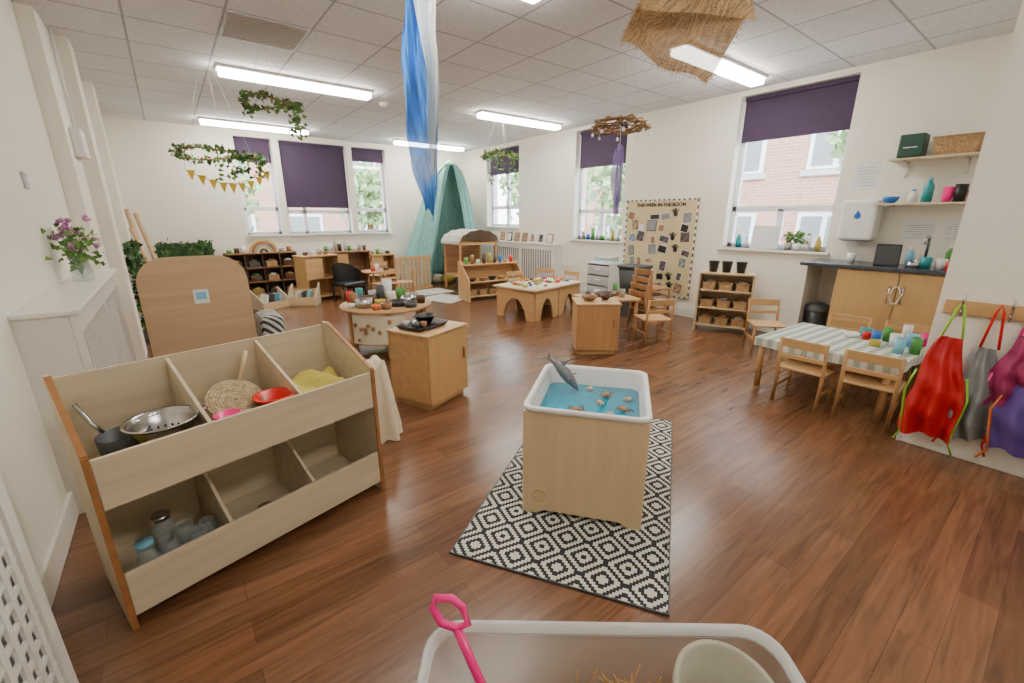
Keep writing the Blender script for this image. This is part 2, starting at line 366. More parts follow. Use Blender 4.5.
# ---------------------------------------------------------------- lights
def lamp(x,y):
    r=E('ceiling_light','long white fluorescent batten light on ceiling','ceiling light',(x,y,ZC),group='fluorescent ceiling lights')
    M().b2((-.79,-.10,-.03),(.79,.10,0),WHITE,.004).obj('housing',r)
    M().b2((-.77,-.075,-.085),(.77,.075,-.03),EMIT,.015).obj('diffuser',r)
for y in (-.6,2.55,5.69,8.68):
    for x in (1.44,4.58):
        if x>3.5 and y<0: continue
        lamp(x,y)
r=E('smoke_detector','small round white smoke detector on ceiling','smoke detector',(2.55,6.1,ZC))
M().lathe([(0,-.05),(.03,-.05),(.055,-.03),(.06,0)],(0,0,0),WHITE).obj('detector_body',r)
r=E('air_vent','pale brownish slatted square air vent in ceiling','vent',(.9,4.5,ZC))
M().b2((-.29,-.29,-.008),(.29,.29,0),LGREY).obj('vent_frame',r)
m=M()
for i in range(13): m.box((0,-.26+.0433*i,-.011),(.54,.034,.003),VENT,(6,0,0))
m.obj('vent_slats',r)
# ---------------------------------------------------------------- camera, world
cd=bpy.data.cameras.new('camera'); cam=bpy.data.objects.new('camera',cd); C.objects.link(cam)
cam.location=(0,0,1.4); cam.rotation_euler=(R(90-16.1),0,R(-37.7)); cd.sensor_width=36; cd.lens=15.15; cd.clip_start=.02
bpy.context.scene.camera=cam
w=bpy.data.worlds.new('World'); bpy.context.scene.world=w; w.use_nodes=True
w.node_tree.nodes['Background'].inputs[0].default_value=(.80,.90,1,1); w.node_tree.nodes['Background'].inputs[1].default_value=12
sd=bpy.data.lights.new('sun','SUN'); so=bpy.data.objects.new('sun',sd); C.objects.link(so); sd.energy=8; sd.angle=R(3); so.rotation_euler=Vector((.55,.6,-.75)).to_track_quat('-Z','Y').to_euler()
# ================================================================ FURNITURE
SO=(.175,1.88,0); SR=14.5
su=E('storage_unit','pale plywood two tier toy storage unit with compartments','storage unit',SO,SR)
W=1.04; D=.42
prof=[(0,.0),(D,.0),(D,.86),(D-.05,.86),(0,.68)]
for sx in (-1,1):
    o=M().prism(prof,sx*W/2-.009,sx*W/2+.009,PALE).prism([(-.006,.0),(0,.0),(0,.68),(-.006,.68)],sx*W/2-.0095,sx*W/2+.0095,EDGE).prism([(0,.68),(D-.05,.86),(D-.05,.866),(0,.686)],sx*W/2-.0095,sx*W/2+.0095,EDGE).obj('side_panel',su)
M().b2((-W/2+.01,D-.012,.05),(W/2-.01,D,.845),PALE).obj('back_panel',su)
for nm,z0,z1 in (('upper_lip',.48,.665),('lower_lip',.05,.225)):
    M().b2((-W/2+.01,-.002,z0),(W/2-.01,.014,z1),PALE,.003).obj(nm,su)
for z in (.065,.487): M().b2((-W/2+.01,.014,z-.007),(W/2-.01,D-.012,z+.007),PALE).obj('shelf_board',su)
for i in (-1,1):
    x=i*W/6
    M().prism([(.014,.494),(D-.012,.494),(D-.012,.835),(.014,.66)],x-.006,x+.006,PALE).obj('divider',su)
    M().prism([(.014,.072),(D-.012,.072),(D-.012,.47),(.014,.22)],x-.006,x+.006,PALE).obj('divider',su)
for x in (-.45,.45):
    for y in (.06,.38):
        M().cyl((x-.012,y,.022),(x+.012,y,.022),.022,BLACK).b2((x-.018,y-.012,.03),(x+.018,y+.012,.06),STEEL).obj('castor_wheel',su)
def US(x,y,z): return L(x,y,z,SO,SR)
r=E('steel_colander','round stainless steel colander with perforated bowl','colander',US(-.285,.15,.585),SR)
M().lathe([(0,0),(.05,.002),(.085,.03),(.105,.075),(.108,.095),(.118,.097),(.118,.092),(.11,.09),(.1,.07),(.08,.025),(0,-.004)],(0,0,0),STEEL,32).obj('bowl',r)
M().tube([(.10,-.04,.095),(.14,-.03,.1),(.14,.03,.1),(.10,.04,.095)],.004,STEEL).obj('handle',r)
m=M()
for k in range(24): m.ball((.082*math.cos(R(15*k)),.082*math.sin(R(15*k)),.034),.004,BLACK,seg=6)
m.obj('bowl_holes',r)
r=E('saucepan','black saucepan with long metal handle lying in compartment','pan',US(-.385,.24,.555),SR+125)
M().lathe([(0,.0),(.06,.0),(.075,.02),(.08,.08),(.076,.08),(.07,.02),(0,.008)],(0,0,0),DGREY,28).obj('bowl',r)
M().tube([(.078,0,.075),(.12,0,.12),(.16,0,.19)],.008,STEEL).obj('handle',r)
r=E('woven_basket_tray','round flat woven wicker tray with handle','basket',US(-.02,.20,.60),SR)
m=M(); 
for k in range(9): m.tube([( (.012+.0115*k)*math.cos(a*.3307),(.012+.0115*k)*math.sin(a*.3307)*.9,.05+.055*(.012+.0115*k)/.1*math.sin(a*.3307)) for a in range(19)],.0065,WICKL,6,True)
m.obj('tray_disc',r); M().tube([(.06,.09,.10),(.10,.13,.16),(.12,.15,.21)],.011,PLY).obj('handle',r)
M().lathe([(0,0),(.05,0),(.078,.09),(.086,.09),(.086,.094),(.07,.094),(.048,.008),(0,.008)],US(.10,.11,.565),RED,24).obj('red_bowl',label='small red plastic bowl in wooden compartment',cat='bowl')
M().lathe([(0,0),(.035,0),(.05,.04),(.046,.04),(.032,.006),(0,.006)],US(-.09,.10,.60),PINK,20).obj('pink_dish',label='small pink plastic dish in wooden compartment',cat='dish')
M().sheet(lambda u,v:Vector(US(.22+.24*u,.06+.24*v,.60+.05*v+.018*math.sin(9*u+4*v)+.010*math.sin(17*v))),14,14,YEL).obj('yellow_cloth',label='crumpled yellow green cloth in wooden compartment',cat='cloth')
M().sheet(lambda u,v:Vector(US(-.5+.10*u,.06+.14*v,.57+.02*math.sin(9*u+4*v))),8,8,YEL).obj('yellow_cloth',label='folded yellow cloth beside black saucepan',cat='cloth')
def jar(x,y,h,rd,m,lab,lid=None):
    r=E('glass_jar',lab,'jar',US(x,y,.072),SR,group='glass jars in lower compartment')
    M().lathe([(0,0),(rd,0),(rd,h*.7),(rd*.75,h*.85),(rd*.75,h),(rd*.68,h),(rd*.68,h*.84),(rd*.92,h*.68),(rd*.92,.006),(0,.006)],(0,0,0),m,20).obj('jar_body',r)
    if lid: M().cyl((0,0,h),(0,0,h+.02),rd*.8,lid).obj('jar_lid',r)
jar(-.43,.09,.17,.035,GLASSJ,'clear glass bottle with blue lid',LBLUE)
jar(-.36,.12,.14,.035,GLASSJ,'open short clear glass jar'); jar(-.29,.19,.13,.042,GLASSJ,'open clear glass jar')
jar(-.27,.09,.14,.04,GLASSJ,'open clear glass jar'); jar(-.34,.28,.14,.04,GLASSJ,'clear glass jar with metal lid',STEEL); jar(-.22,.16,.12,.035,GLASSJ,'open clear glass jar')
for x,y in ((.02,.2),(.06,.12)): M().cyl(US(x,y,.072),US(x,y,.095),.035,MIDW).obj('wooden_disc',label='small round cut wood slice in compartment',cat='wood slice',group='wood slices')
# --- rug
rg=E('area_rug','black and white geometric diamond pattern flat rug','rug',(1.665,1.445,0),32.3)
M().b2((-.825,-.445,.001),(.825,.445,.009),RUG,.002).obj('rug_weave',rg)
M().b2((-.829,-.449,.0005),(-.824,.449,.010),DGREY).b2((.824,-.449,.0005),(.829,.449,.010),DGREY).b2((-.829,-.449,.0005),(.829,-.444,.010),DGREY).b2((-.829,.444,.0005),(.829,.449,.010),DGREY).obj('rug_border',rg)
# --- water tray
TO=(1.565,1.37,.0105); TR=-52.3
tr=E('water_tray','plywood water play stand holding deep white tub','water tray',TO,TR)
w=.56; d=.62; h=.535
arch=lambda hw:[(-hw,0),(-hw+.07,0),(-hw+.1,.022),(hw-.1,.022),(hw-.07,0),(hw,0),(hw,h),(-hw,h)]
M().prism(arch(w/2),-d/2,-d/2+.018,PLYV,'y').obj('front_panel',tr)
M().prism(arch(w/2),d/2-.018,d/2,PLYV,'y').obj('back_panel',tr)
for sx in (-1,1): M().prism(arch(d/2-.018),sx*(w/2-.012)-.009,sx*(w/2-.012)+.009,PLYV,'x').obj('side_panel',tr)
m=M()
for k in range(5): m.prism([(.022*math.cos(a),.008+.022*math.sin(a)) for a in [R(72*k+b) for b in (-20,0,20)]]+[(0.004*math.cos(R(72*k)),.008+.004*math.sin(R(72*k)))],-d/2-.0006,-d/2+.001,OAK,'y',Matrix.Translation((-.2,0,.09)))
m.tube([(-.2+.03*math.cos(a*.5236),-d/2-.001,.098+.03*math.sin(a*.5236)) for a in range(12)],.0012,MIDW,5,True)
m.obj('engraved_leaf_mark',tr)
def rrect(hw,hd,r,n=5):
    o=[]
    for cx,cy,a0 in ((hw-r,hd-r,0),(-hw+r,hd-r,90),(-hw+r,-hd+r,180),(hw-r,-hd+r,270)):
        for i in range(n+1):
            a=R(a0+90*i/n); o.append((cx+r*math.cos(a),cy+r*math.sin(a)))
    return o
def loft(m,levels,ma,cap=True):
    t=bmesh.new(); rings=[]
    for hw,hd,r,z in levels: rings.append([t.verts.new((x,y,z)) for x,y in rrect(hw,hd,r)])
    k=len(rings[0])
    for a,b in zip(rings,rings[1:]):
        for i in range(k): t.faces.new((a[i],a[(i+1)%k],b[(i+1)%k],b[i]))
    if cap: t.faces.new(rings[-1])
    m._add(t,ma,True); return m
loft(M(),[(w/2-.03,d/2-.03,.06,.36),(w/2-.012,d/2-.012,.05,h+.002),(w/2+.006,d/2+.006,.05,h+.002),(w/2+.007,d/2+.007,.05,h+.022),(w/2+.002,d/2+.002,.05,h+.026),(w/2-.014,d/2-.014,.045,h+.024),(w/2-.018,d/2-.018,.045,h+.01),(w/2-.045,d/2-.045,.045,.40),(w/2-.06,d/2-.06,.05,.36)],WHITE).obj('tub',tr)
loft(M(),[(w/2-.0345,d/2-.0345,.045,.459),(w/2-.0345,d/2-.0345,.045,.46)],WATER).obj('water',tr)
def TT(x,y,z): return L(x,y,z,TO,TR)
def crab(x,y,a,lab):
    r=E('toy_crab',lab,'toy',TT(x,y,.468),a,group='sea creature toys in water')
    M().ball((0,0,0),.022,RUST,(1,.75,.5)).obj('shell',r)
    m=M()
    for s in (-1,1):
        for k in range(3): m.tube([(s*.015,.01-.012*k,0),(s*.03,.012-.016*k,.006),(s*.038,.012-.02*k,-.004)],.0025,RUST,5)
        m.tube([(s*.012,.012,0),(s*.024,.026,.005),(s*.016,.036,.003)],.004,RUST,6)
    m.obj('legs',r)
crab(.08,.14,20,'brown plastic toy crab floating'); crab(.17,-.02,80,'brown plastic toy crab floating'); crab(-.06,-.08,140,'brown plastic toy crab floating')
def shell(x,y,a):
    m=M()
    for k in range(9):
        b=R(-60+15*k); m.tube([(0,-.018,0),(.016*math.sin(b),-.018+.016*math.cos(b),.010),(.030*math.sin(b),-.018+.033*math.cos(b),.002)],.004,[CREAM,RUST][k%2],6)
    m.obj('scallop_shell',loc=TT(x,y,.466),rz=a,label='brown and cream ridged scallop shell',cat='shell',group='sea creature toys in water')
for q in ((.10,-.10,10),(-.02,.20,40),(.19,.10,160),(.05,.02,80)): shell(*q)
dp=E('toy_fish','sleek grey toy shark leaning diagonally on tub rim','toy',TT(-.155,.165,.468),TR)
fp=[(.075,0,.0),(.055,0,.028),(.030,0,.060),(.0,0,.095),(-.035,0,.13),(-.065,0,.155),(-.09,0,.175)]
fr=[.004,.018,.030,.033,.024,.013,.007]
def frad(t):
    q=t*6; i=min(5,int(q)); f=q-i; return fr[i]+(fr[i+1]-fr[i])*f
def fint(t):
    q=t*6; i=min(5,int(q)); f=q-i; return Vector(fp[i]).lerp(Vector(fp[i+1]),f)
M().tube([fint(k/24) for k in range(25)],frad,FISH,14).obj('body',dp)
M().prism([(-.02,.115),(.015,.165),(-.035,.14)],-.003,.003,FISH,'y',Matrix.Translation((.012,0,.012))).obj('dorsal_fin',dp)
M().prism([(-.085,.17),(-.085,.225),(-.10,.18),(-.15,.17),(-.10,.165)],-.003,.003,FISH,'y').obj('tail_fin',dp)
for s_ in (-1,1): M().prism([(.02,.02),(.06,.055),(.028,.045)],.03,.035,FISH,'z',Matrix.Scale(s_,4,(0,1,0))@Matrix.Translation((0,0,.045))).obj('side_fin',dp)
# --- cabinet with black tray
CO=(1.465,2.955,0); CR=22
def cabinet(name,lab,loc,rz,w,d,h,mb,md,doorside='front'):
    r=E(name,lab,'cabinet',loc,rz)
    m=M(); m.b2((-w/2,-d/2+.02,.04),(-w/2+.018,d/2,h-.02),mb).b2((w/2-.018,-d/2+.02,.04),(w/2,d/2,h-.02),mb).b2((-w/2,d/2-.012,.04),(w/2,d/2,h-.02),mb).b2((-w/2,-d/2+.02,.04),(w/2,d/2,.058),mb).b2((-w/2+.02,-d/2+.04,0),(w/2-.02,d/2-.02,.04),mb)
    m.obj('body',r); M().b2((-w/2-.012,-d/2-.005,h-.022),(w/2+.012,d/2+.005,h),mb,.006).obj('top',r)
    dr=M().b2((-w/2+.002,-d/2+.002,.05),(w/2-.002,-d/2+.019,h-.026),md,.004).obj('door',r)
    M().box((w/2-.06,-d/2-.008,h*.62),(.014,.016,.09),MIDW,bev=.004).obj('handle',dr)
    return r
cabinet('low_cabinet','small light wood cabinet with black tray on top',CO,CR,.46,.40,.59,BEECHX,OAK)
m=M(); loft(m,[(.15,.11,.02,0),(.17,.13,.02,.03),(.162,.122,.02,.03),(.145,.105,.02,.005)],BLACK).obj('tray',loc=L(-.03,.03,.59,CO,CR),rz=CR,label='shallow black plastic tray on wooden cabinet',cat='tray')
M().lathe([(0,0),(.04,0),(.085,.07),(.09,.07),(.088,.075),(.08,.07),(.036,.006),(0,.006)],L(.02,.05,.596,CO,CR),BLACK,24).obj('black_bowl',label='black bowl standing in black tray',cat='bowl')
for k,(x,y,mm) in enumerate(((-.12,.0,DGREY),(-.08,-.03,MIDW),(-.14,.09,LGREY),(-.09,.05,STEEL))):
    M().lathe([(0,0),(.02,0),(.024,.05),(.02,.05),(.018,.005),(0,.005)],L(x,y,.596,CO,CR),mm,16).obj('small_pot',label='small dark metal pot on black tray',cat='pot',group='small pots on tray')
m=M()
def drape(u,v):
    a=2*math.pi*u; rr=.07+.07*v+.020*math.sin(9*a)*v+.012*math.sin(5*a+1)*v
    return Vector((rr*math.cos(a),rr*math.sin(a)*1.15,.50-.495*v**1.1-.03*(1-v)*math.cos(3*a)))
m.sheet(drape,54,14,CREAM).sheet(lambda u,v:Vector((.07*v*math.cos(6.2832*u),.0805*v*math.sin(6.2832*u),.50+.03*(1-v)-.03*math.cos(18.85*u)*v)),30,5,CREAM)
m.obj('draped_cloth',loc=(.90,2.62,0),label='cream cotton cloth draped down to the floor',cat='cloth')
# --- plywood arch panel
pp=E('plywood_divider_panel','tall plywood divider board with rounded top corners','divider panel',(.10,4.2,0),0)
pts=[(-.355,.0),(.355,.0),(.355,.9)]+[(.355-.2+.2*math.cos(R(a)),.91+.2*math.sin(R(a))) for a in range(0,91,15)]+[(-.155+.2*math.cos(R(a)),.91+.2*math.sin(R(a))) for a in range(90,181,15)]
M().prism(pts,-.009,.009,PANEL,'y').obj('board',pp)
for x in (-.3,.3): M().b2((x-.012,-.18,0),(x+.012,.18,.06),BEECH,.01).obj('foot',pp)
M().b2((-.03,-.0105,.74),(.07,-.009,.85),PAPER).b2((-.015,-.011,.77),(.055,-.0105,.83),LBLUE).obj('paper_label',pp)
M().b2((.48,4.02,0),(.66,4.42,.60),FABP,.05).obj('striped_cushion',label='black and white striped fabric seat behind plywood board',cat='cushion')
# --- radiator covers
def radcov(name,lab,a,b,x0,x1,z,slats=True,side=1):
    r=E(name,lab,'radiator cover',(0,0,0))
    M().b2((x0 if side>0 else x0-.02,a-.02,z-.025),(x1+.02 if side>0 else x1,b+.02,z),TRIMW,.006).obj('top_shelf',r)
    m=M(); e0,e1=(x0,x1-.021) if side>0 else (x0+.021,x1)
    m.b2((e0,a,0),(e1,a+.02,z-.025),TRIMW).b2((e0,b-.02,0),(e1,b,z-.025),TRIMW)
    xa,xb=(x1-.02,x1) if side>0 else (x0,x0+.02)
    m.b2((xa,a,z-.12),(xb,b,z-.026),TRIMW).b2((xa,a,0),(xb,b,.1),TRIMW)
    n=max(1,round((b-a)/.9))
    for i in range(n+1): 
        y=a+(b-a-.06)*i/n; m.b2((xa,y,.1),(xb,y+.06,z-.12),TRIMW)
    m.obj('frame',r)
    g=M(); k=int((b-a-.04)/.07)
    for i in range(k):
        y=a+.03+.07*i; g.b2((xa+.006,y,.1),(xb-.006,y+.028,z-.12),TRIMW)
    if not slats:
        for j in range(int((z-.22)/.06)): g.b2((xa+.004,a+.02,.12+.06*j),(xb-.008,b-.02,.135+.06*j),TRIMW)
    g.b2((xa-.012 if side>0 else xb+.004,a+.021,.05),(xa-.004 if side>0 else xb+.008,b-.021,z-.05),GREY if slats else LGREY)
    g.obj('grille',r)
radcov('radiator_cover','white painted radiator cover with vertical slatted grille',2.72,4.75,XL,-.40,1.0)
radcov('radiator_cover','white painted radiator cover with lattice beside storage unit',-1.0,1.58,XL,-.45,1.0,False)
radcov('radiator_cover','long white radiator cover with framed pictures on top',5.95,7.95,5.56,XR,.92,side=-1)
r=E('light_switch','white plastic double light switch on wall','switch',(XL,3.75,1.6)); M().b2((0,-.045,-.045),(.012,.045,.045),LGREY,.003).obj('plate',r); M().b2((.012,-.015,-.012),(.018,.0,.012),WHITE).obj('rocker',r); M().b2((.012,.01,-.012),(.018,.025,.012),WHITE).obj('rocker',r)
r=E('wall_control_box','small white wall mounted control box with conduit','control box',(XL+.10,5.35,2.0)); M().b2((0,-.14,-.12),(.07,.14,.10),WHITE,.01).obj('casing',r); M().cyl((.02,.1,.1),(.02,.1,.86),.012,WHITE).obj('conduit',r)
# flowers vase
VO=(-.49,3.95,1.0)
v=E('flower_vase','clear vase with purple pink flowers and green leaves','vase',VO)
M().lathe([(0,0),(.05,0),(.06,.06),(.045,.12),(.055,.15),(.05,.15),(.04,.12),(.054,.06),(0,.008)],(0,0,0),GLASSJ).obj('vase_body',v)
m=M()
for i in range(26):
    a=random.uniform(0,6.28); e=random.uniform(.02,.11); z=random.uniform(.18,.34); m.tube([(0,0,.03),(e*.5*math.cos(a),e*.6*math.sin(a),.14),(e*math.cos(a),e*1.5*math.sin(a),z)],.002,GREEN,5)
for i in range(120): m.leaf((random.gauss(0,.05),random.gauss(0,.11),random.uniform(.10,.34)),.042,LEAF)
m.obj('leaves',v)
m=M()
for i in range(24): 
    c=(random.gauss(0,.045),random.gauss(-.01,.11),random.uniform(.20,.42))
    mm=random.choice([LILAC,LILAC,CREAM])
    for k in range(6): m.leaf(c,.032,mm)
    m.ball(c,.015,LILAC,seg=8)
m.obj('flower_heads',v)
# --- kid chair
def chair(loc,rz,lab='small light wooden nursery chair with slatted back',grp='wooden nursery chairs',s=1.0,hh=.52,A=BEECH,B=BEECHX):
    r=E('nursery_chair',lab,'chair',loc,rz,grp)
    w=.15*s; d=.14*s; sh=.27*s
    for x in (-w,w):
        M().tube([(x,-d-.02,0),(x,-d,sh),(x,-d-.03,hh)],.014,A,8).obj('leg',r)
        M().tube([(x,d,0),(x,d-.01,sh)],.014,A,8).obj('leg',r)
        M().b2((x-.007,-d,.11),(x+.007,d,.135),A,.003).obj('stretcher',r)
    M().b2((-w-.015,-d-.01,sh),(w+.015,d+.02,sh+.018),B,.007).obj('seat',r)
    m=M(); m.box((0,-d-.028,hh-.035),(2*w,.014,.07),B,(6,0,0),.005).box((0,-d-.014,sh+.11),(2*w,.012,.035),B,(6,0,0),.004); m.obj('backrest',r)
    return r
ch=chair((3.75,1.10,0),-90)
copyt(ch,(3.77,.70,0),-86)
copyt(ch,(4.74,1.17,0),92); copyt(ch,(4.76,.78,0),84)
copyt(ch,(5.02,1.93,0),130); 
# --- table w cloth
TB=(4.18,1.02,0)
t=E('nursery_table','low square wooden table covered with checked cloth','table',TB,-3)
for x in (-.40,.40):
    for y in (-.42,.42): M().cyl((x,y,0),(x,y,.41),.024,BEECH).obj('leg',t)
M().b2((-.44,-.46,.405),(.44,.46,.43),BEECHX,.006).obj('tabletop',t)
m=M(); m.b2((-.45,-.47,.4305),(.45,.47,.434),CHECK)
for (a,b) in (((-.45,-.47),(.45,-.47)),((.45,-.47),(.45,.47)),((.45,.47),(-.45,.47)),((-.45,.47),(-.45,-.47))):
    m.sheet(lambda u,v,a=a,b=b:Vector((a[0]+(b[0]-a[0])*u+ (.008*math.sin(20*u)*v if a[0]==b[0] else 0),a[1]+(b[1]-a[1])*u+(.008*math.sin(20*u)*v if a[1]==b[1] else 0),.434-.07*v)),24,3,CHECK)
m.obj('tablecloth',loc=(TB[0],TB[1],0),rz=-3,label='grey green and white checked tablecloth',cat='tablecloth')
tz=.4345
def pot(x,y,z,h,rd,m,lab,name='cup',cat='cup',grp=None,flare=1.1):
    return M().lathe([(0,0),(rd,0),(rd*flare,h),(rd*flare*.9,h),(rd*.9,.006),(0,.006)],(x,y,z),m,18).obj(name,label=lab,cat=cat,group=grp)
for (x,y,h,rd,mm,lb,nm) in ((4.35,.85,.09,.03,BLUE,'blue plastic beaker on checked cloth','cup'),(4.45,.8,.11,.03,GREEN,'green plastic beaker on checked cloth','cup'),(4.30,.72,.10,.035,WHITE,'white mug on checked cloth','mug'),(4.5,.95,.07,.04,TEALP,'teal pot on checked cloth','pot'),(4.4,.64,.10,.035,LBLUE,'light blue jug on checked cloth','jug'),(4.52,.7,.14,.028,WHITE,'tall white bottle on checked cloth','bottle'),(4.2,.82,.05,.035,YEL,'small yellow pot on checked cloth','pot'),(4.5,.58,.10,.03,PINK,'pink beaker on checked cloth','cup'),(4.28,.60,.09,.032,BLUE,'dark blue cup on checked cloth','cup'),(4.4,1.02,.03,.05,WHITE,'small white dish on checked cloth','dish'),(4.12,.66,.11,.03,LBLUE,'light blue beaker on checked cloth','cup'),(4.18,.58,.12,.03,GREEN,'dark green beaker on checked cloth','cup'),(4.40,.92,.06,.03,RED,'small red pot on checked cloth','pot')):
    pot(x,y,tz,h,rd,mm,lb,nm,nm,'tableware on checked cloth')
# --- open shelf unit near wall
SH=(5.42,2.62,0); 
s=E('open_shelf_unit','light wooden three tier open shelf with baskets','shelf',SH,-68)
sw=.60;sd_=.30;shh=.74
for x in (-1,1): M().b2((x*sw/2-.01,-sd_/2,0),(x*sw/2+.01,sd_/2,shh),PLYV,.004).obj('side_panel',s)
for z in (.08,.30,.52,.73): M().b2((-sw/2,-sd_/2+.005,z-.009),(sw/2,sd_/2,z+.009),PLY).obj('shelf_board',s)
M().b2((-sw/2,sd_/2-.008,.06),(sw/2,sd_/2,.73),PLY).obj('back_panel',s)
def basket(p,rz,w,d,h,lab,m=WICK,grp='woven baskets on shelf'):
    r=E('storage_basket',lab,'basket',p,rz,grp)
    loft(M(),[(w/2*.85,d/2*.85,.015,.0),(w/2,d/2,.02,h),(w/2-.012,d/2-.012,.02,h),(w/2*.8,d/2*.8,.015,.01)],m).obj('basket_body',r)
    M().tube([(x,y,h) for x,y in rrect(w/2,d/2,.02,3)],.006,m,6,True).obj('basket_rim',r)
for z in (.09,.31,.53):
    for i,x in enumerate((-.19,.0,.19)):
        basket(L(x,-.02,z,SH,-68),-68,.16,.2,.09,'small dark woven basket with toys')
        M().ball(L(x,-.03,z+.09,SH,-68),.05,random.choice([DARK,MIDW,GREY,TERRA]),(1.1,1.1,.6),seg=8).obj('loose_part',label='small natural loose part in basket',cat='loose part',group='loose parts in baskets')
for x in (-.17,-.02,.14):
    r=E('black_pot','black plant pot holding small tools on shelf','pot',L(x,0,.739,SH,-68),0,'black pots on shelf')
    M().lathe([(0,0),(.045,0),(.06,.12),(.065,.12),(.065,.135),(.055,.135),(.04,.01),(0,.01)],(0,0,0),BLACK,18).obj('pot_body',r)
# --- cabinet 2 + small table + chairs cluster
cabinet('low_cabinet','small square light wood cabinet beside low table',(3.47,3.03,0),-38,.44,.38,.55,BEECHX,BEECH)
t=E('small_table','low light wooden table with bowls','table',(4.05,3.38,0),-20)
for x in (-.28,.28):
    for y in (-.22,.22): M().cyl((x,y,0),(x,y,.46),.02,BEECH).obj('leg',t)
M().b2((-.32,-.26,.455),(.32,.26,.48),BEECHX,.006).obj('tabletop',t)
def bowl(p,rd,h,m,lab,grp='bowls on play tables'):
    return M().lathe([(0,0),(rd*.45,0),(rd*.85,h*.5),(rd,h),(rd*.94,h),(rd*.8,h*.5),(rd*.4,.008),(0,.008)],p,m,20).obj('bowl',label=lab,cat='bowl',group=grp)
bowl((3.93,3.30,.48),.13,.07,DARK,'large dark wooden bowl on low table'); bowl((4.2,3.36,.48),.07,.05,MIDW,'small brown wooden bowl on low table'); bowl((4.05,3.5,.48),.06,.05,WHITE,'small white bowl on low table')
bowl((3.42,3.08,.55),.09,.05,MIDW,'round brown bowl on wooden cabinet'); bowl((3.58,3.0,.55),.06,.05,DARK,'small dark bowl on wooden cabinet')
for k,(x,y) in enumerate(((3.82,3.46),(4.15,3.22),(4.28,3.44))): pot(x,y,.48,.07+.03*k,.03,[BLACK,TERRA,GREEN][k],'small pot on low table','small_pot','pot','small pots on low table')
copyt(ch,(4.28,2.86,0),-28)
cd2=chair((4.66,3.22,0),-105,'brown wooden nursery chair stacked with others','stacked nursery chairs',A=BEECHD,B=BEECHD)
for k in range(1,4): copyt(cd2,(4.66+.022*k,3.22-.006*k,.088*k),-105)
# --- table 3 low messy table
T3=(4.28,4.86,0)
t=E('low_play_table','low play table with curved plywood legs and pale top','table',T3,10)
hw_,hd_=.60,.40
M().b2((-hw_,-hd_,.42),(hw_,hd_,.45),PLY,.01).b2((-hw_+.05,-hd_+.05,.45),(hw_-.05,hd_-.05,.453),CREAM).obj('tabletop',t)
def apf(hw,nar): return [(-hw,0),(-nar,0)]+[(-nar+2*nar*i/10,.30*math.sin(math.pi*i/10)**.6) for i in range(1,10)]+[(nar,0),(hw,0),(hw,.42),(-hw,.42)]
for x in (-hw_+.05,hw_-.05): M().prism(apf(hd_-.05,.22),x-.012,x+.012,BEECHX,'x').obj('leg_panel',t)
for y in (-hd_+.05,hd_-.05):
    m=M()
    for c_ in (-.27,.27): m.prism([(a+c_,b) for a,b in apf(.26,.15)],y-.012,y+.012,BEECHX,'y')
    m.obj('leg_panel',t)
for i in range(34):
    x,y=random.uniform(-.50,.50),random.uniform(-.31,.31); mm=random.choice([DARK,MIDW,GREEN,ORANGE,YEL,BLACK,WHITE,RED,TERRA,BLUE]); p=L(x,y,.4535,T3,10)
    if i%2: M().ball((p[0],p[1],p[2]+.02),.03,mm,(1,1,.65),seg=10).obj('play_food',label='small coloured play food piece on table',cat='toy food',group='play food on table')
    else: M().lathe([(0,0),(.035,0),(.045,.03),(.04,.03),(.032,.005),(0,.005)],p,mm,14).obj('small_dish',label='small round coloured dish on play table',cat='dish',group='small dishes on play table')
copyt(ch,(4.50,5.60,0),175); copyt(ch,(5.08,5.66,0),130); copyt(ch,(5.12,5.18,0),95)
# --- round table
RT=(1.75,4.50,0)
t=E('round_play_table','round two tier light wooden play table','table',RT,10)
M().cyl((0,0,.475),(0,0,.50),.48,BEECHX,seg=48).obj('tabletop',t)
M().cyl((0,0,.14),(0,0,.158),.44,BEECHX,seg=48).obj('lower_shelf',t)
for a in range(6):
    x,y=.42*math.cos(R(60*a)),.42*math.sin(R(60*a)); M().b2((x-.025,y-.025,0),(x+.025,y+.025,.475),BEECH,.006).obj('leg',t)
M().sheet(lambda u,v:Vector((.46*math.cos(R(190+70*u)),.46*math.sin(R(190+70*u)),.16+.3*v)),16,1,CREAM).obj('print_panel',t)
for k in range(12):
    a=R(195+60*random.random()); z=random.uniform(.20,.42); M().ball((.462*math.cos(a),.462*math.sin(a),z),.022,MIDW,(1,1,1),seg=8).obj('log_slice',t)
its=[(-.28,-.1,.09,.08,STEEL),(-.15,.15,.07,.09,DARK),(.05,-.2,.05,.10,BLACK),(.22,-.08,.06,.08,STEEL),(.1,.12,.10,.05,WHITE),(.25,.18,.12,.05,GREEN),(-.02,.3,.10,.06,LGREY),(-.3,.15,.12,.04,MIDW),(.35,.05,.07,.05,TERRA),(-.08,-.02,.05,.05,YEL),(.12,-.36,.05,.06,DGREY),(-.38,-.02,.04,.04,WHITE),(.12,.26,.22,.05,WHITE),(0,.16,.17,.04,DGREY),(-.12,-.3,.06,.05,MIDW),(-.22,-.28,.05,.04,ORANGE),(.30,-.22,.08,.045,DARK),(.38,-.1,.05,.03,GREEN),(-.18,.32,.14,.035,TEALP),(.18,.36,.18,.03,BLACK),(-.30,.28,.12,.035,RED)]
for x,y,h_,rd,mm in its:
    pot(RT[0]+x,RT[1]+y,.50,h_,rd,mm,'small play kitchen pot on round table','kitchen_pot','pot','play kitchen pots on round table')
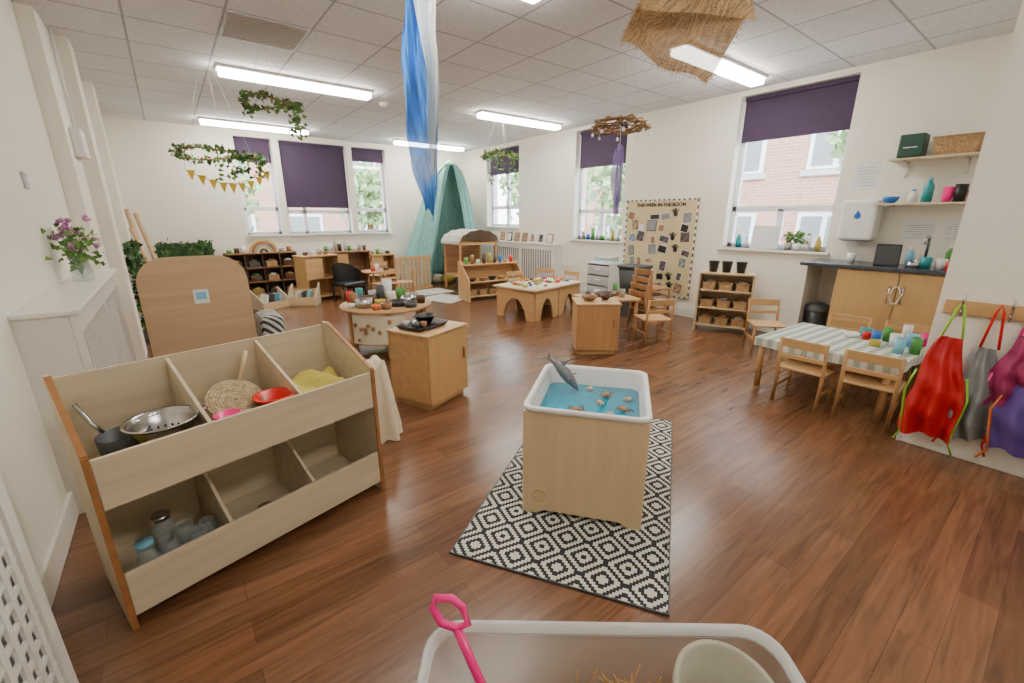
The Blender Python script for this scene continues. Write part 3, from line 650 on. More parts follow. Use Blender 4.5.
for x,y,mm in ((-.2,-.15,DARK),(0,-.2,BLACK),(.2,-.1,DGREY),(.1,.1,MIDW)): bowl((RT[0]+x,RT[1]+y,.158),.09,.08,mm,'dark bowl on lower tier of table')
# --- bench shelf
BS=(4.45,6.35,0)
s=E('sloped_display_shelf','light wood shelf unit with sloping sides and trays','shelf',BS,-4)
for x in (-.56,.56): M().prism([(-.2,0),(.2,0),(.2,.66),(.1,.66),(-.2,.36)],x-.012,x+.012,BEECHX,'x').obj('side_panel',s)
for z,d0,d1 in ((.08,-.19,.19),(.32,-.19,.19),(.6,-.04,.19)): M().b2((-.56,d0,z-.01),(.56,d1,z+.01),BEECHX,.004).obj('shelf_board',s)
M().b2((-.56,.18,.05),(.56,.2,.64),BEECHX).obj('back_panel',s)
for i in range(5):
    bowl(L(-.44+.2*i,-.08,.33,BS,-4),.075,.06,[DARK,MIDW,BLACK,WICK,TERRA][i],'small bowl of loose natural materials on shelf','bowls on sloped shelf')
    basket(L(-.44+.2*i,-.0,.09,BS,-4),-4,.17,.25,.1,'dark woven basket on low shelf')
for i in range(9): pot(*L(-.46+.115*i,.08,.61,BS,-4),random.uniform(.05,.18),.03,[GREEN,MIDW,WHITE,DARK,YEL,DARK,BLUE,TERRA,RED][i],'small container on top of display shelf','container','container','containers on display shelf')
# --- play house
cc=E('play_house','wooden play house frame with arched grey white cloth roof','play house',(4.80,7.6,0),0)
for x in (-.42,.42):
    for y in (-.3,.3): M().b2((x-.02,y-.02,0),(x+.02,y+.02,.95),BEECH,.005).obj('post',cc)
M().sheet(lambda u,v:Vector((-.47*math.cos(math.pi*u),-.36+.72*v,.90+.26*math.sin(math.pi*u)+.01*math.sin(40*u))),40,3,ROOFC).obj('arched_roof',cc)
m=M(); m.prism([(-.46*math.cos(math.pi*k/16),.90+.25*math.sin(math.pi*k/16)) for k in range(17)],.325,.33,ROOFC,'y'); m.obj('rear_gable',cc)
M().b2((-.42,-.32,.88),(.42,-.29,.92),BEECHX).b2((-.42,.28,.88),(.42,.31,.92),BEECHX).b2((-.43,-.3,.88),(-.40,.3,.92),BEECHX).b2((.40,-.3,.88),(.43,.3,.92),BEECHX).obj('frame',cc)
M().b2((-.42,-.31,.30),(.42,-.29,.56),MIDW).b2((-.42,-.3,.26),(.42,.3,.29),BEECHX).b2((-.42,.29,.3),(.42,.30,.88),MIDW).obj('front_board',cc)
s=E('wooden_screen','small slatted wooden folding screen','screen',(3.72,8.0,0),8)
m=M()
for k in range(9): m.b2((-.36+.09*k-.03,-.01,.03),(-.36+.09*k+.03,.01,.62),PANEL)
m.obj('slats',s); M().b2((-.42,-.02,0),(.42,.02,.05),BEECHX).b2((-.42,-.02,.6),(.42,.02,.66),BEECHX).obj('rails',s)
# --- teal canopy
cn=E('fabric_canopy','pale teal fabric reading canopy hanging from ceiling','canopy',(4.70,8.68,0))
def can(u,v):
    a=R(-20+ 250*u); rr=.08+.76*v**.55+.035*math.sin(44*u+2*v)*v
    return Vector((rr*math.cos(a)*1.12+.30*(1-v),min(.66,max(-.9,rr*math.sin(a)*.85)),2.50-2.49*v+.02*math.sin(30*u)*v))
M().sheet(can,110,18,TEAL).obj('back_drape',cn)
def canf(u,v,s):
    x0=.02+.52*v**.8; x1=.10+.80*v**.55
    x=x0+(x1-x0)*u; return Vector((s*x+.30*(1-v),-.10-.42*v*(1-.6*u)+.035*math.sin(16*u+3*v)*v,2.50-2.49*v))
for s_ in (-1,1): M().sheet(lambda u,v,s_=s_:canf(u,v,s_),40,18,TEAL).obj('front_curtain',cn)
M().lathe([(.14,0),(.15,.03),(.02,.12),(0,.12)],(.30,0,2.45),TEAL,20).cyl((.30,0,2.55),(.30,0,2.86),.006,STRING).obj('crown',cn)
for k,(x,y,mm) in enumerate(((4.54,8.58,CREAM),(4.88,8.66,ROOFC),(4.70,8.42,YEL))):
    M().ball((x,y,.10),.17,mm,(1,.8,.55),seg=16).obj('floor_cushion',label='soft round cushion inside teal canopy',cat='cushion',group='cushions in canopy')
def flatrug(x,y,w,d,a,m,lab):
    M().b2((-w/2,-d/2,0.001),(w/2,d/2,.012),m,.003).obj('small_rug',loc=(x,y,0),rz=a,label=lab,cat='rug')
flatrug(3.75,7.55,.9,.6,5,RUGB,'pale grey patterned mat by canopy'); flatrug(3.72,6.75,.65,.75,20,RUGB,'small pale woven mat on floor')
# --- cubby
cb=E('cubby_shelf','dark brown wooden cubby shelf with square compartments','shelf',(1.27,9.19,0))
m=M(); cw=1.14; chh=.78
m.b2((-cw/2,.17,0),(cw/2,.185,chh),DARK)
for i in range(5): m.b2((-cw/2+(cw-.02)*i/4,-.17,0),(-cw/2+(cw-.02)*i/4+.02,.17,chh),DARK)
for j in range(4): m.b2((-cw/2,-.17,(chh-.02)*j/3),(cw/2,.17,(chh-.02)*j/3+.02),MIDW)
m.obj('carcass',cb)
for i in range(4):
    for j in range(3):
        x=1.27-cw/2+.15+(cw-.02)*i/4; z=(chh-.02)*j/3+.021
        r=E('small_toy_basket','small wooden toy basket in cubby','basket',(x,9.1,z),0,'toy baskets in cubby shelf')
        M().b2((-.09,-.07,0),(.09,.09,.10),random.choice([WICK,MIDW,DARK,DGREY]),.01).obj('basket_body',r)
        M().ball((0,0,.11),.05,random.choice([GREEN,ORANGE,WHITE,MIDW,YEL]),(1.2,1,.5),seg=8).obj('contents',r)
rb=E('rainbow_stacker','wooden nested rainbow arch toy on shelf','toy',(1.32,9.15,chh))
for k,mm in enumerate((BEECHX,MIDW,TERRA,PALE,DGREY)):
    ro=.23-.04*k; ri=ro-.035
    pts=[(ro*math.cos(R(a)),ro*math.sin(R(a))) for a in range(0,181,12)]+[(ri*math.cos(R(a)),ri*math.sin(R(a))) for a in range(180,-1,-12)]
    M().prism(pts,-.04,.04,mm,'y').obj('arch',rb)
for k,x in enumerate((.78,.9,1.0,1.62,1.74)): pot(x,9.15,chh+.001,.06+.03*(k%3),.04,[GREEN,DARK,WHITE,TERRA,MIDW][k],'small ornament on cubby shelf top','ornament_pot','pot','ornaments on cubby shelf')
for (x,y,w_,d_,h_,a) in ((1.12,7.75,.44,.34,.20,20),(1.60,7.70,.42,.32,.24,-28)):
    r=E('low_book_box','low plywood crate with angled ends','crate',(x,y,0),a,'plywood crates')
    M().b2((-w_/2,-d_/2,.0),(w_/2,d_/2,.02),PLY).b2((-w_/2,-d_/2,0),(w_/2,-d_/2+.012,h_*.6),PLY).b2((-w_/2,d_/2-.012,0),(w_/2,d_/2,h_),PLY).obj('box_sides',r)
    for sx in (-1,1): M().prism([(-d_/2,0),(d_/2,0),(d_/2,h_+.10),(-d_/2,h_*.6)],sx*w_/2-.007,sx*w_/2+.007,PALE,'x').obj('end_panel',r)
    for k in range(3): M().box((x-.1+.09*k,y,.022+.11),(.02,.2,.19),[WHITE,DGREY,LBLUE][k],(0,12,a)).obj('picture_book',label='thin picture book standing in crate',cat='book',group='picture books in crates')
def hutch(loc,rz,w,d,h,lab,m=MIDW):
    r=E('play_cabinet',lab,'cabinet',loc,rz)
    M().b2((-w/2,-d/2,0),(-w/2+.02,d/2,h),m).b2((w/2-.02,-d/2,0),(w/2,d/2,h),m).b2((-w/2,d/2-.015,0),(w/2,d/2,h),m).obj('body',r)
    for z in (.05,h*.5): M().b2((-w/2+.02,-d/2,z-.01),(w/2-.02,d/2-.015,z+.01),m).obj('shelf_board',r)
    M().b2((-w/2-.01,-d/2-.01,h),(w/2+.01,d/2+.01,h+.025),m,.005).obj('top',r)
    M().b2((-w/2+.02,-d/2,h*.52),(0,-d/2+.014,h-.02),BEECHX,.004).obj('door',r)
hutch((1.98,8.2,0),15,.62,.4,.74,'brown wooden play kitchen cabinet with open shelf',BEECHX)
hutch((2.75,9.1,0),0,.9,.4,.72,'low wooden play dresser against wall',MIDW)
hutch((3.5,9.15,0),0,.5,.36,.62,'small wooden play cupboard against wall',BEECHX)
for k in range(9): pot(2.38+.095*k,9.05+.06*(k%2),.746,random.uniform(.06,.2),.035,[GREEN,WHITE,TERRA,DARK,LGREY][k%5],'small ornament pot on play dresser','ornament_pot','pot','pots on play dresser')
for k in range(4): pot(1.8+.12*k,8.16+.03*k,.766,.05+.03*(k%3),.04,[DARK,WHITE,STEEL,MIDW][k],'small play pan on wooden cabinet','play_pan','pot','play pans on cabinet')
for k in range(4): pot(3.33+.11*k,9.12,.646,.06+.04*(k%3),.04,[WICK,GREEN,WHITE,DARK][k],'small ornament pot on play cupboard','ornament_pot','pot','pots on play cupboard')
ac=E('wicker_armchair','black woven childrens armchair','armchair',(2.38,7.80,0),200)
M().b2((-.24,-.2,.24),(.24,.2,.30),BLACK,.02).obj('seat',ac)
M().sheet(lambda u,v:Vector((.26*math.cos(R(180+180*u)),-.02+.22*math.sin(R(180+180*u)),.26+(.22+.14*math.sin(math.pi*u))*v)),18,4,BLACK).obj('backrest',ac)
for x in (-.21,.21):
    for y in (-.17,.17): M().cyl((x,y,0),(x,y,.25),.02,BLACK).obj('leg',ac)
t=E('small_table','low round light wooden table','table',(2.98,7.95,0))
M().cyl((0,0,.42),(0,0,.44),.3,BEECHX,seg=32).obj('tabletop',t)
for a in range(4): M().cyl((.2*math.cos(R(45+90*a)),.2*math.sin(R(45+90*a)),0),(.2*math.cos(R(45+90*a)),.2*math.sin(R(45+90*a)),.42),.018,BEECH).obj('leg',t)
pot(2.98,8.0,.44,.12,.035,WHITE,'small white jug on low table','jug','jug'); pot(2.86,7.88,.44,.06,.04,RED,'small red pot on low table','pot','pot'); pot(3.1,7.86,.44,.05,.05,DARK,'small dark pot on low table','pot','pot')
copyt(ch,(3.22,7.35,0),70); copyt(ch,(3.2,8.55,0),150); copyt(ch,(2.86,7.38,0),10)
for k,(x0,y0,x1,y1,z1) in enumerate(((-.2,7.75,-.42,8.35,1.5),(-.08,7.9,-.34,8.6,1.45),(-.14,7.6,-.40,8.1,1.25))):
    M().tube([(x0,y0,.0),(x1,y1,z1)],.03,PANEL,8).obj('bamboo_pole',label='thick pale brown bamboo pole leaning on wall',cat='pole',group='leaning bamboo poles')
def hedge(x0,y0,x1,y1,z0,z1,n,lab):
    r=E('artificial_hedge',lab,'artificial hedge',(0,0,0)); m=M()
    for i in range(n):
        t_=random.random(); m.leaf((x0+(x1-x0)*t_+random.uniform(-.03,.03),y0+(y1-y0)*t_+random.uniform(-.03,.03),random.uniform(z0,z1)),.075,random.choice([LEAF,LEAFD,LEAFD]))
    m.obj('leaves',r); M().b2((min(x0,x1)-.01,min(y0,y1)-.01,0),(max(x0,x1)+.01,max(y0,y1)+.01,z1-.04),LEAFD).obj('screen_backing',r)
hedge(-.36,6.3,-.36,7.1,.05,1.12,500,'green artificial ivy screen beside wall')
hedge(-.2,9.2,.55,9.2,.05,1.02,600,'green artificial ivy screen along wall')
# drawers / black crates
dr=E('plastic_drawer_tower','translucent pale grey plastic drawer unit','drawer unit',(5.5,4.62,0),-90)
dw=.22
M().b2((-dw-.01,-.2,0),(-dw,.2,.70),WHITE).b2((dw,-.2,0),(dw+.01,.2,.70),WHITE).b2((-dw,-.2,.685),(dw,.2,.70),WHITE).b2((-dw,.19,0),(dw,.2,.7),WHITE).obj('frame',dr)
for k in range(4):
    d_=M().b2((-dw+.005,-.205,.02+.165*k),(dw-.005,.18,.165+.165*k),DRAWP,.012).obj('drawer',dr)
    M().b2((-.06,-.22,.10+.165*k),(.06,-.205,.12+.165*k),WHITE,.004).obj('handle',d_)
for k in range(3): M().b2((5.36+.02*k,4.48,.701+.03*k),(5.62,4.78,.729+.03*k),[WHITE,LBLUE,PALE][k],.003).obj('craft_box',label='flat craft box stacked on drawer unit',cat='box',group='flat boxes on drawer unit')
bc=E('black_crate_stand','black plastic tub stacked on dark stand','crate',(5.2,3.85,0),-90)
M().b2((-.16,-.14,0),(.16,.14,.36),DGREY,.01).obj('base',bc)
loft(M(),[(.15,.13,.03,.36),(.18,.16,.03,.72),(.17,.15,.03,.72),(.14,.12,.03,.4)],BLACK).obj('tub',bc)
M().b2((-.19,-.17,.70),(.19,.17,.74),DGREY,.01).obj('lid',bc)
# --- display board
bd=E('display_board','cream pinboard with photos and children work','notice board',(XR-.003,0,0))
y0,y1,z0,z1=3.30,4.50,.26,1.65
M().b2((-.02,y0,z0),(0,y1,z1),CORK).obj('board',bd)
m=M()
nn=30
for k in range(nn):
    ma=DGREY if k%2 else WHITE
    ya=y0+(y1-y0)*k/nn; yb=y0+(y1-y0)*(k+1)/nn; za=z0+(z1-z0)*k/nn; zb=z0+(z1-z0)*(k+1)/nn
    for zz in (z0,z1-.02): m.b2((-.024,ya,zz),(-.018,yb,zz+.02),ma)
    for yy in (y0,y1-.02): m.b2((-.0245,yy,za),(-.018,yy+.02,zb),ma)
m.obj('border_trim',bd)
def text(s,size,loc,rot,m,par):
    c=bpy.data.curves.new('lettering','FONT'); c.body=s; c.size=size; c.align_x='CENTER'; c.extrude=.001; c.offset=.002
    o=bpy.data.objects.new('lettering',c); C.objects.link(o); dg=bpy.context.evaluated_depsgraph_get(); me=bpy.data.meshes.new_from_object(o.evaluated_get(dg))
    bpy.data.objects.remove(o); n=bpy.data.objects.new('lettering',me); me.materials.append(m); C.objects.link(n); n.location=loc; n.rotation_euler=[R(a) for a in rot]; n.parent=par; return n
text('THIS WEEK IN THE ROOM',.070,(-.024,(y0+y1)/2,1.55),(90,0,-90),BLACK,bd)
i=0
for zz in (.38,.56,.74,.92,1.10,1.28,1.43):
    for yy in (3.40,3.58,3.76,3.94,4.12,4.30):
        i+=1; w_=random.uniform(.08,.17); h_=random.uniform(.08,.16); mm=random.choice([PHOTO,PHOTO2,BLACK,PAPER,PHOTO3,PHOTO,MIDW,GREY])
        if i%9==5: continue
        pm=M(); jy=yy+random.uniform(-.045,.045)+.05; jz=zz+random.uniform(-.04,.03)
        if i%6==2:
            pm.ball((0,0,0),.035,BLACK,(.06,1,1),seg=10)
            for a in (50,70,90,110,140): pm.box((0,.055*math.cos(R(a)),.055*math.sin(R(a))),(.004,.014,.055),BLACK,(a-90,0,0))
            pm.obj('handprint_cutout',loc=(XR-.026,jy,jz),rot=(random.uniform(-25,25),0,0),label='black paper handprint cut out on cream board',cat='paper cut out',group='cut outs on display board')
        else:
            pm.b2((-.001,-w_/2,-h_/2),(.002,w_/2,h_/2),random.choice([PAPER,PAPER,DGREY])).b2((-.003,-w_/2+.008,-h_/2+.008),(0,w_/2-.008,h_/2-.008),mm)
            pm.obj('photo_print',loc=(XR-.027-.0008*(i%4),jy,jz),rot=(random.uniform(-14,14),0,0),label='small photo print pinned on cream board',cat='photo',group='prints on display board')
for k in range(7):
    r=E('framed_photo','small dark framed photo on radiator cover','photo frame',(5.64,6.15+.25*k,.92),-90,'framed photos on radiator cover')
    M().box((0,.02,.09),(.15,.015,.18),random.choice([BLACK,MIDW,WHITE]),(-10,0,0)).obj('frame',r); M().box((0,.0105,.09),(.11,.004,.14),random.choice([PHOTO,PHOTO2,PAPER]),(-10,0,0)).obj('print_sheet',r)
# ---------------------------------------------------------------- kitchen
kx=5.24; 
M().b2((kx-.03,YA+.005,.915),(XR-.001,1.78,.95),COUNT,.006).obj('worktop',label='dark speckled laminate kitchen worktop',cat='worktop')
for k,(a,b) in enumerate(((.47,.96),(.96,1.45))):
    r=E('kitchen_cabinet','light oak kitchen base cabinet with single door','kitchen cabinet',(0,0,0),0,group='oak base cabinets')
    M().b2((kx+.02,a,.12),(XR-.01,b,.914),OAK).b2((kx+.07,a,0),(XR-.01,b,.12),DGREY).obj('body',r)
    d_=M().b2((kx,a+.004,.13),(kx+.018,b-.004,.905),OAK,.003).obj('door',r)
    hy=b-.05 if k==0 else a+.05
    M().tube([(kx,hy,.62),(kx-.03,hy,.63),(kx-.03,hy,.77),(kx,hy,.78)],.006,STEEL,8).obj('handle',d_)
M().tube([(kx-.012,.96+.035*math.sin(R(a)),.70+.08*math.cos(R(a))) for a in range(0,360,20)],.006,WHITE,6,True).obj('child_lock_loop',label='white plastic child safety lock around handles',cat='child lock')
r=E('pedal_bin','black kitchen bin under worktop','bin',(5.5,1.62,0)); M().lathe([(0,0),(.11,0),(.12,.42),(0,.42)],(0,0,0),BLACK).obj('bin_body',r); M().lathe([(.125,.42),(.12,.47),(.05,.5),(0,.5)],(0,0,0),DGREY).obj('lid',r)
M().b2((kx+.1,1.74,0),(XR-.001,1.76,.914),TRIMW).obj('end_panel',label='white end panel supporting worktop',cat='panel')
for z,a,b in ((1.93,.68,1.30),(1.53,.62,1.34)):
    r=E('wall_shelf','light wooden wall shelf on metal brackets','shelf',(XR,0,z),0,group='kitchen wall shelves')
    M().b2((-.26,a,-.02),(-.001,b,0),PALE,.003).obj('shelf_board',r)
    for yy in (a+.1,b-.1): M().b2((-.2,yy-.008,-.03),(-.001,yy+.008,-.02),STEEL).b2((-.012,yy-.008,-.16),(-.001,yy+.008,-.02),STEEL).obj('bracket',r)
r=E('storage_box','dark green storage box on shelf','box',(5.6,1.16,1.93)); M().b2((-.09,-.09,0),(.09,.09,.20),mat('deep_green',(.01,.06,.035),.5),.012).obj('box_body',r); M().b2((-.095,-.05,.08),(-.09,.05,.09),STEEL).obj('latch',r)
basket((5.62,.86,1.93),90,.32,.2,.15,'brown rectangular wicker basket on shelf',WICK,None)
def bottle(x,y,z,h,rd,m,cap,lab,name='bottle'):
    r=E(name,lab,'bottle',(x,y,z)); M().lathe([(0,0),(rd,0),(rd,h*.65),(rd*.45,h*.82),(rd*.45,h*.88),(0,h*.88)],(0,0,0),m,16).obj('bottle_body',r); M().cyl((0,0,h*.88),(0,0,h),rd*.5,cap).obj('cap',r)
bottle(5.62,.98,1.53,.22,.04,TEALP,LBLUE,'teal plastic water bottle on shelf'); bottle(5.62,1.08,1.53,.12,.035,WHITE,BLUE,'small white and blue bottle on shelf')
pot(5.6,.84,1.53,.13,.035,PINK,'pink plastic cup on shelf','cup','cup'); pot(5.6,.76,1.53,.15,.04,BLACK,'black cup on shelf','cup','cup'); pot(5.62,.68,1.53,.1,.035,RED,'red cup on shelf','cup','cup')
bowl((5.62,1.24,1.53),.07,.06,BLUE,'blue plastic bowl on wall shelf',None)
r=E('towel_dispenser','white wall mounted paper towel dispenser with blue drop emblem','dispenser',(XR,1.46,1.17)); M().b2((-.22,-.15,0),(-.001,.15,.40),WHITE,.03).obj('casing',r)
M().prism([(0,.30),(-.018,.265)]+[(.028*math.cos(R(a)),.24+.028*math.sin(R(a))) for a in range(150,391,20)]+[(.018,.265)],-.223,-.2195,BLUE,'x').obj('drop_emblem',r); M().b2((-.2,-.1,-.01),(-.04,.1,.002),GREY).obj('towel_slot',r)
for (y,z,w_,h_) in ((1.52,1.68,.2,.26),(1.0,1.18,.25,.18),(.72,1.18,.2,.2)):
    r=E('paper_notice','white printed paper notice on wall','notice',(XR,y,z),0,group='paper notices'); M().b2((-.004,-w_/2,0),(0,w_/2,h_),PAPER).obj('sheet',r)
    m=M()
    for k in range(7): m.b2((-.0048,-w_/2+.02,h_*(.12+.11*k)),(-.004,w_/2*random.uniform(.3,.85),h_*(.12+.11*k)+.004),GREY)
    m.obj('printed_lines',r)
r=E('tablet_stand','black tablet on stand on worktop','tablet',(5.42,1.12,.95),-75); M().box((0,0,.10),(.19,.014,.21),BLACK,(-18,0,0),.004).obj('tablet_body',r); M().box((0,-.008,.10),(.17,.003,.18),DGREY,(-18,0,0)).obj('screen',r)
pot(5.42,.84,.95,.10,.04,TEALP,'teal mug on dark worktop','mug','mug'); pot(5.45,.74,.95,.09,.04,WHITE,'white mug on dark worktop','mug','mug'); pot(5.5,.64,.95,.12,.045,MIDW,'brown canister on worktop','canister','canister')
pot(5.35,.66,.95,.07,.035,RED,'small red cup on worktop','cup','cup'); pot(5.40,.92,.95,.05,.05,STEEL,'small steel bowl on worktop','bowl','bowl'); pot(5.6,1.45,.95,.09,.035,WHITE,'white cup beside tap','cup','cup')
bottle(5.5,.97,.95,.18,.03,LBLUE,WHITE,'light blue soap bottle on worktop'); bottle(5.6,.72,.95,.2,.03,GREEN,WHITE,'green cleaning bottle on worktop')
r=E('kitchen_tap','chrome swan neck tap behind sink','tap',(5.60,.88,.95)); M().tube([(0,0,0),(0,0,.22),(-.03,0,.27),(-.10,0,.28),(-.15,0,.25),(-.155,0,.21)],.012,STEEL).obj('spout',r); M().cyl((0,.05,0),(0,.05,.06),.018,STEEL).obj('tap_handle',r)
bottle(5.86,2.75,1.02,.18,.035,TEALP,WHITE,'teal soap bottle on window sill'); bottle(5.86,1.85,1.02,.17,.03,YEL,YEL,'yellow bottle on window sill'); bottle(5.84,1.95,1.02,.2,.035,WHITE,GREEN,'white bottle with green cap on sill')
bottle(5.86,2.65,1.02,.13,.03,WHITE,BLUE,'small white bottle on window sill')
r=E('framed_notice','white framed notice standing on window sill','photo frame',(5.82,2.42,1.02),-90); M().box((0,.01,.14),(.32,.012,.28),WHITE,(-8,0,0)).obj('frame',r); M().box((0,.002,.14),(.27,.004,.23),PAPER,(-8,0,0)).obj('print_sheet',r)
for y,mm in ((2.15,TERRA),(2.05,WHITE)):
    r=E('potted_plant','small green potted plant on window sill','plant',(5.83,y,1.02),0,'potted plants on window sills'); M().lathe([(0,0),(.035,0),(.045,.08),(.04,.08),(0,.07)],(0,0,0),mm).obj('plant_pot',r); m=M()
    for k in range(40): m.leaf((random.gauss(0,.022),random.gauss(0,.03),random.uniform(.08,.2)),.05,LEAF)
    m.obj('leaves',r)
for k in range(8):
    pot(5.86,4.72+.11*k,1.02,random.uniform(.06,.2),.03,random.choice([WHITE,BLUE,GREEN,LGREY,YEL,TERRA]),'small container on window sill','container','container','containers on window sill')
# ---------------------------------------------------------------- hooks and aprons
hr=E('coat_hook_rail','wooden coat hook rail with metal hooks on wall','coat rack',(XA,0,0))
M().b2((-.02,-.75,.86),(-.001,.42,.94),BEECHX,.004).obj('rail',hr)
ys=[.34,.15,-.04,-.24,-.44]
for y in ys: M().tube([(-.02,y,.91),(-.05,y,.90),(-.075,y,.93),(-.08,y,.98)],.006,STEEL,6).tube([(-.02,y,.88),(-.05,y,.86),(-.06,y,.89)],.006,STEEL,6).obj('hook',hr)
def apron(y,m,strap,lab,w_=.30,top=.74,bot=.20,xo=.09,ph=0,fold=.022):
    r=E('childs_apron',lab,'apron',(XA,y,0),0,'hanging aprons')
    def f(u,v):
        ww=w_*(.34+.66*min(1,v*1.5)**.8)*(1-.10*v)
        x=-xo-fold*math.sin(15*u+ph+2*v)*(.35+v)-.06*math.sin(math.pi*v)*math.sin(math.pi*u)-.008*math.sin(23*v+5*u)
        return Vector((x,(u-.5)*ww+.01*math.sin(9*v+ph),top-(top-bot)*v-.035*abs(math.cos(3.5*u+ph))*v))
    M().sheet(f,44,26,m).obj('apron_cloth',r)
    t=w_*.16
    M().tube([(-xo,-t,top),(-.078,-.015,.90),(-.07,0,.945),(-.078,.015,.90),(-xo,t,top)],.007,strap,6).obj('neck_strap',r)
    for s in (-1,1): M().tube([(-xo-.01,s*w_*.40,top-.22),(-xo-.01,s*w_*.5,top-.35),(-xo,s*w_*.40,bot-.03),(-xo+.02,s*w_*.5,bot-.10)],.006,strap,6).obj('waist_tie',r)
apron(.34,REDC,LIME,'red wipe clean apron with lime green straps',.27,.74,.14,.12)
apron(.19,GREY,RED,'grey apron with pink and red straps',.22,.70,.17,.07,1)
apron(.06,MAROON,PINK,'pink maroon apron bunched with pink straps',.22,.80,.42,.10,3)
apron(-.06,PURP,ORANGE,'purple apron with orange ties',.34,.74,.18,.14,2)
apron(-.30,GREY,PINK,'grey apron with pink straps',.26,.76,.16,.10,3)
# ---------------------------------------------------------------- clear tub near camera
Ux,Uy=.78,-.624; PR=math.degrees(math.atan2(Uy,Ux))
TC=(.529,.329,0)
tb=E('clear_storage_tub','large clear frosted plastic tub on low wooden stand','storage tub',TC,PR)
loft(M(),[(.36,.20,.06,.075),(.415,.255,.07,.40)],CLEAR,False).obj('tub_body',tb)
loft(M(),[(.36,.20,.06,.075),(.359,.199,.06,.0755)],CLEAR,True).obj('tub_base',tb)
loft(M(),[(.412,.252,.07,.388),(.428,.268,.08,.388),(.433,.273,.08,.408),(.428,.268,.08,.415),(.416,.256,.07,.413),(.408,.248,.07,.398)],CLEARR,False).obj('tub_rim',tb)
m=M()
for x in (-.34,.34):
    for y in (-.18,.18): m.b2((x-.02,y-.02,0),(x+.02,y+.02,.05),PLY)
m.b2((-.38,-.22,.045),(.38,.22,.068),PLY); m.obj('wooden_stand',tb)
def TB2(x,y,z): return L(x,y,z,TC,PR)
m=M()
for i in range(2000):
    x,y=random.gauss(.03,.14),random.gauss(.11,.07)
    if abs(x)>.32 or abs(y)>.195: continue
    a=random.uniform(0,6.28); l=random.uniform(.04,.10); z=random.uniform(.12,.335)-abs(x-.05)*.30; m.tube([(x,y,z),(x+l*math.cos(a)*.6,y+l*.3*math.sin(a),z+random.uniform(-.02,.08))],.0016,STRAW,4)
m.ball((.04,.045,.10),.15,STRAW,(1.8,.95,1.0)); m.obj('straw_pile',loc=TC,rz=PR,label='pile of loose golden straw in tub',cat='straw',kind='stuff')
r=E('plastic_bucket','grey beige stone coloured round bucket standing in straw','bucket',TB2(.225,.125,.20),PR); M().lathe([(0,0),(.078,0),(.100,.20),(.112,.20),(.114,.235),(.101,.235),(.074,.01),(0,.01)],(0,0,0),TERRA,36).obj('bucket_body',r)
r.rotation_euler=(R(10),R(4),R(PR))
sp=E('toy_spade','bright pink plastic toy spade with loop handle','toy spade',(0,0,0),0)
A_=Vector((.385,.715,.455)); B_=Vector((.43,.60,.22)); ax=(A_-B_).normalized(); sd1=Vector((.78,-.624,0)); 
M().tube([B_,A_],.011,PINK,10).obj('shaft',sp)
M().tube([A_,A_+ax*.012-sd1*.032,A_+ax*.055-sd1*.036,A_+ax*.078-sd1*.02,A_+ax*.078+sd1*.02,A_+ax*.055+sd1*.036,A_+ax*.012+sd1*.032],.0095,PINK,10,True).obj('loop_handle',sp)
nb=ax.cross(sd1)
M().sheet(lambda u,v:B_-ax*(.10*v-.01)+sd1*((u-.5)*.10*(1-.3*v))+nb*(.018*math.sin(math.pi*u)),8,6,PINK).obj('blade',sp)
# ---------------------------------------------------------------- hanging things
def strings(parent,pts,ztop=ZC):
    m=M()
    for p,q in pts: m.cyl(p,q,.0012,STRING,seg=5)
    m.obj('hanging_string',parent)
def ivyring(loc,r0,n,lab,tilt=(15,0,0),droop=.15):
    r=E('ivy_wreath',lab,'hanging wreath',loc,0,'hanging ivy wreaths'); m=M(); w=M()
    w.tube([(r0*math.cos(R(a)),r0*math.sin(R(a)),.03*math.sin(R(2*a))) for a in range(0,360,15)],.010,TWIG,6,True)
    w.obj('ring',r)
    tr_=[(random.uniform(0,6.283),random.uniform(.3,1)*droop) for _ in range(8)]
    for i in range(n):
        if i%3:
            a=random.uniform(0,6.283); dz=-random.random()**2*.05
        else:
            a,l_=random.choice(tr_); dz=-random.random()*l_
        m.leaf((r0*math.cos(a)+random.gauss(0,.020),r0*math.sin(a)+random.gauss(0,.020),.03*math.sin(2*a)+.02+dz),.05,random.choice([LEAF,LEAF,LEAFD]))
    m.obj('ivy_leaves',r)
    zt=ZC-loc[2]; strings(r,[((r0*math.cos(R(a)),r0*math.sin(R(a)),0),(.2*r0*math.cos(R(a)),.2*r0*math.sin(R(a)),zt)) for a in (30,150,270)])
    return r
ivyring((.60,6.0,2.05),.39,380,'large green ivy wreath with yellow bunting',droop=.3)
ivyring((.97,4.95,2.42),.22,240,'green leafy ivy wreath hanging by strings',droop=.35)
ivyring((4.25,5.8,2.32),.24,280,'green ivy wreath with trailing strands',droop=.65)
bu=E('bunting','string of yellow triangle bunting under wreath','bunting',(.64,6.0,1.88))
pts=[(-.40+.8*i/9,-.3+.15*i/9,-.16*math.sin(math.pi*i/9)+.10*(i/9)-.02) for i in range(10)]
M().tube(pts,.004,YEL,5).tube([pts[0],(-.38,-.2,.17)],.002,STRING,4).tube([pts[-1],(.38,-.2,.17)],.002,STRING,4).obj('bunting_cord',bu)
BY=mat('bunting_yellow',(.62,.42,.03),.8)
for p in pts[:-1]:
    M().prism([(p[0]+.004,p[2]),(p[0]+.082,p[2]),(p[0]+.043,p[2]-.105)],p[1]-.001,p[1]+.001,BY,'y').obj('pennant',bu)
wr=E('wicker_wreath','rustic twig wreath with white hanging drops','hanging wreath',(3.68,3.02,2.26))
m=M()
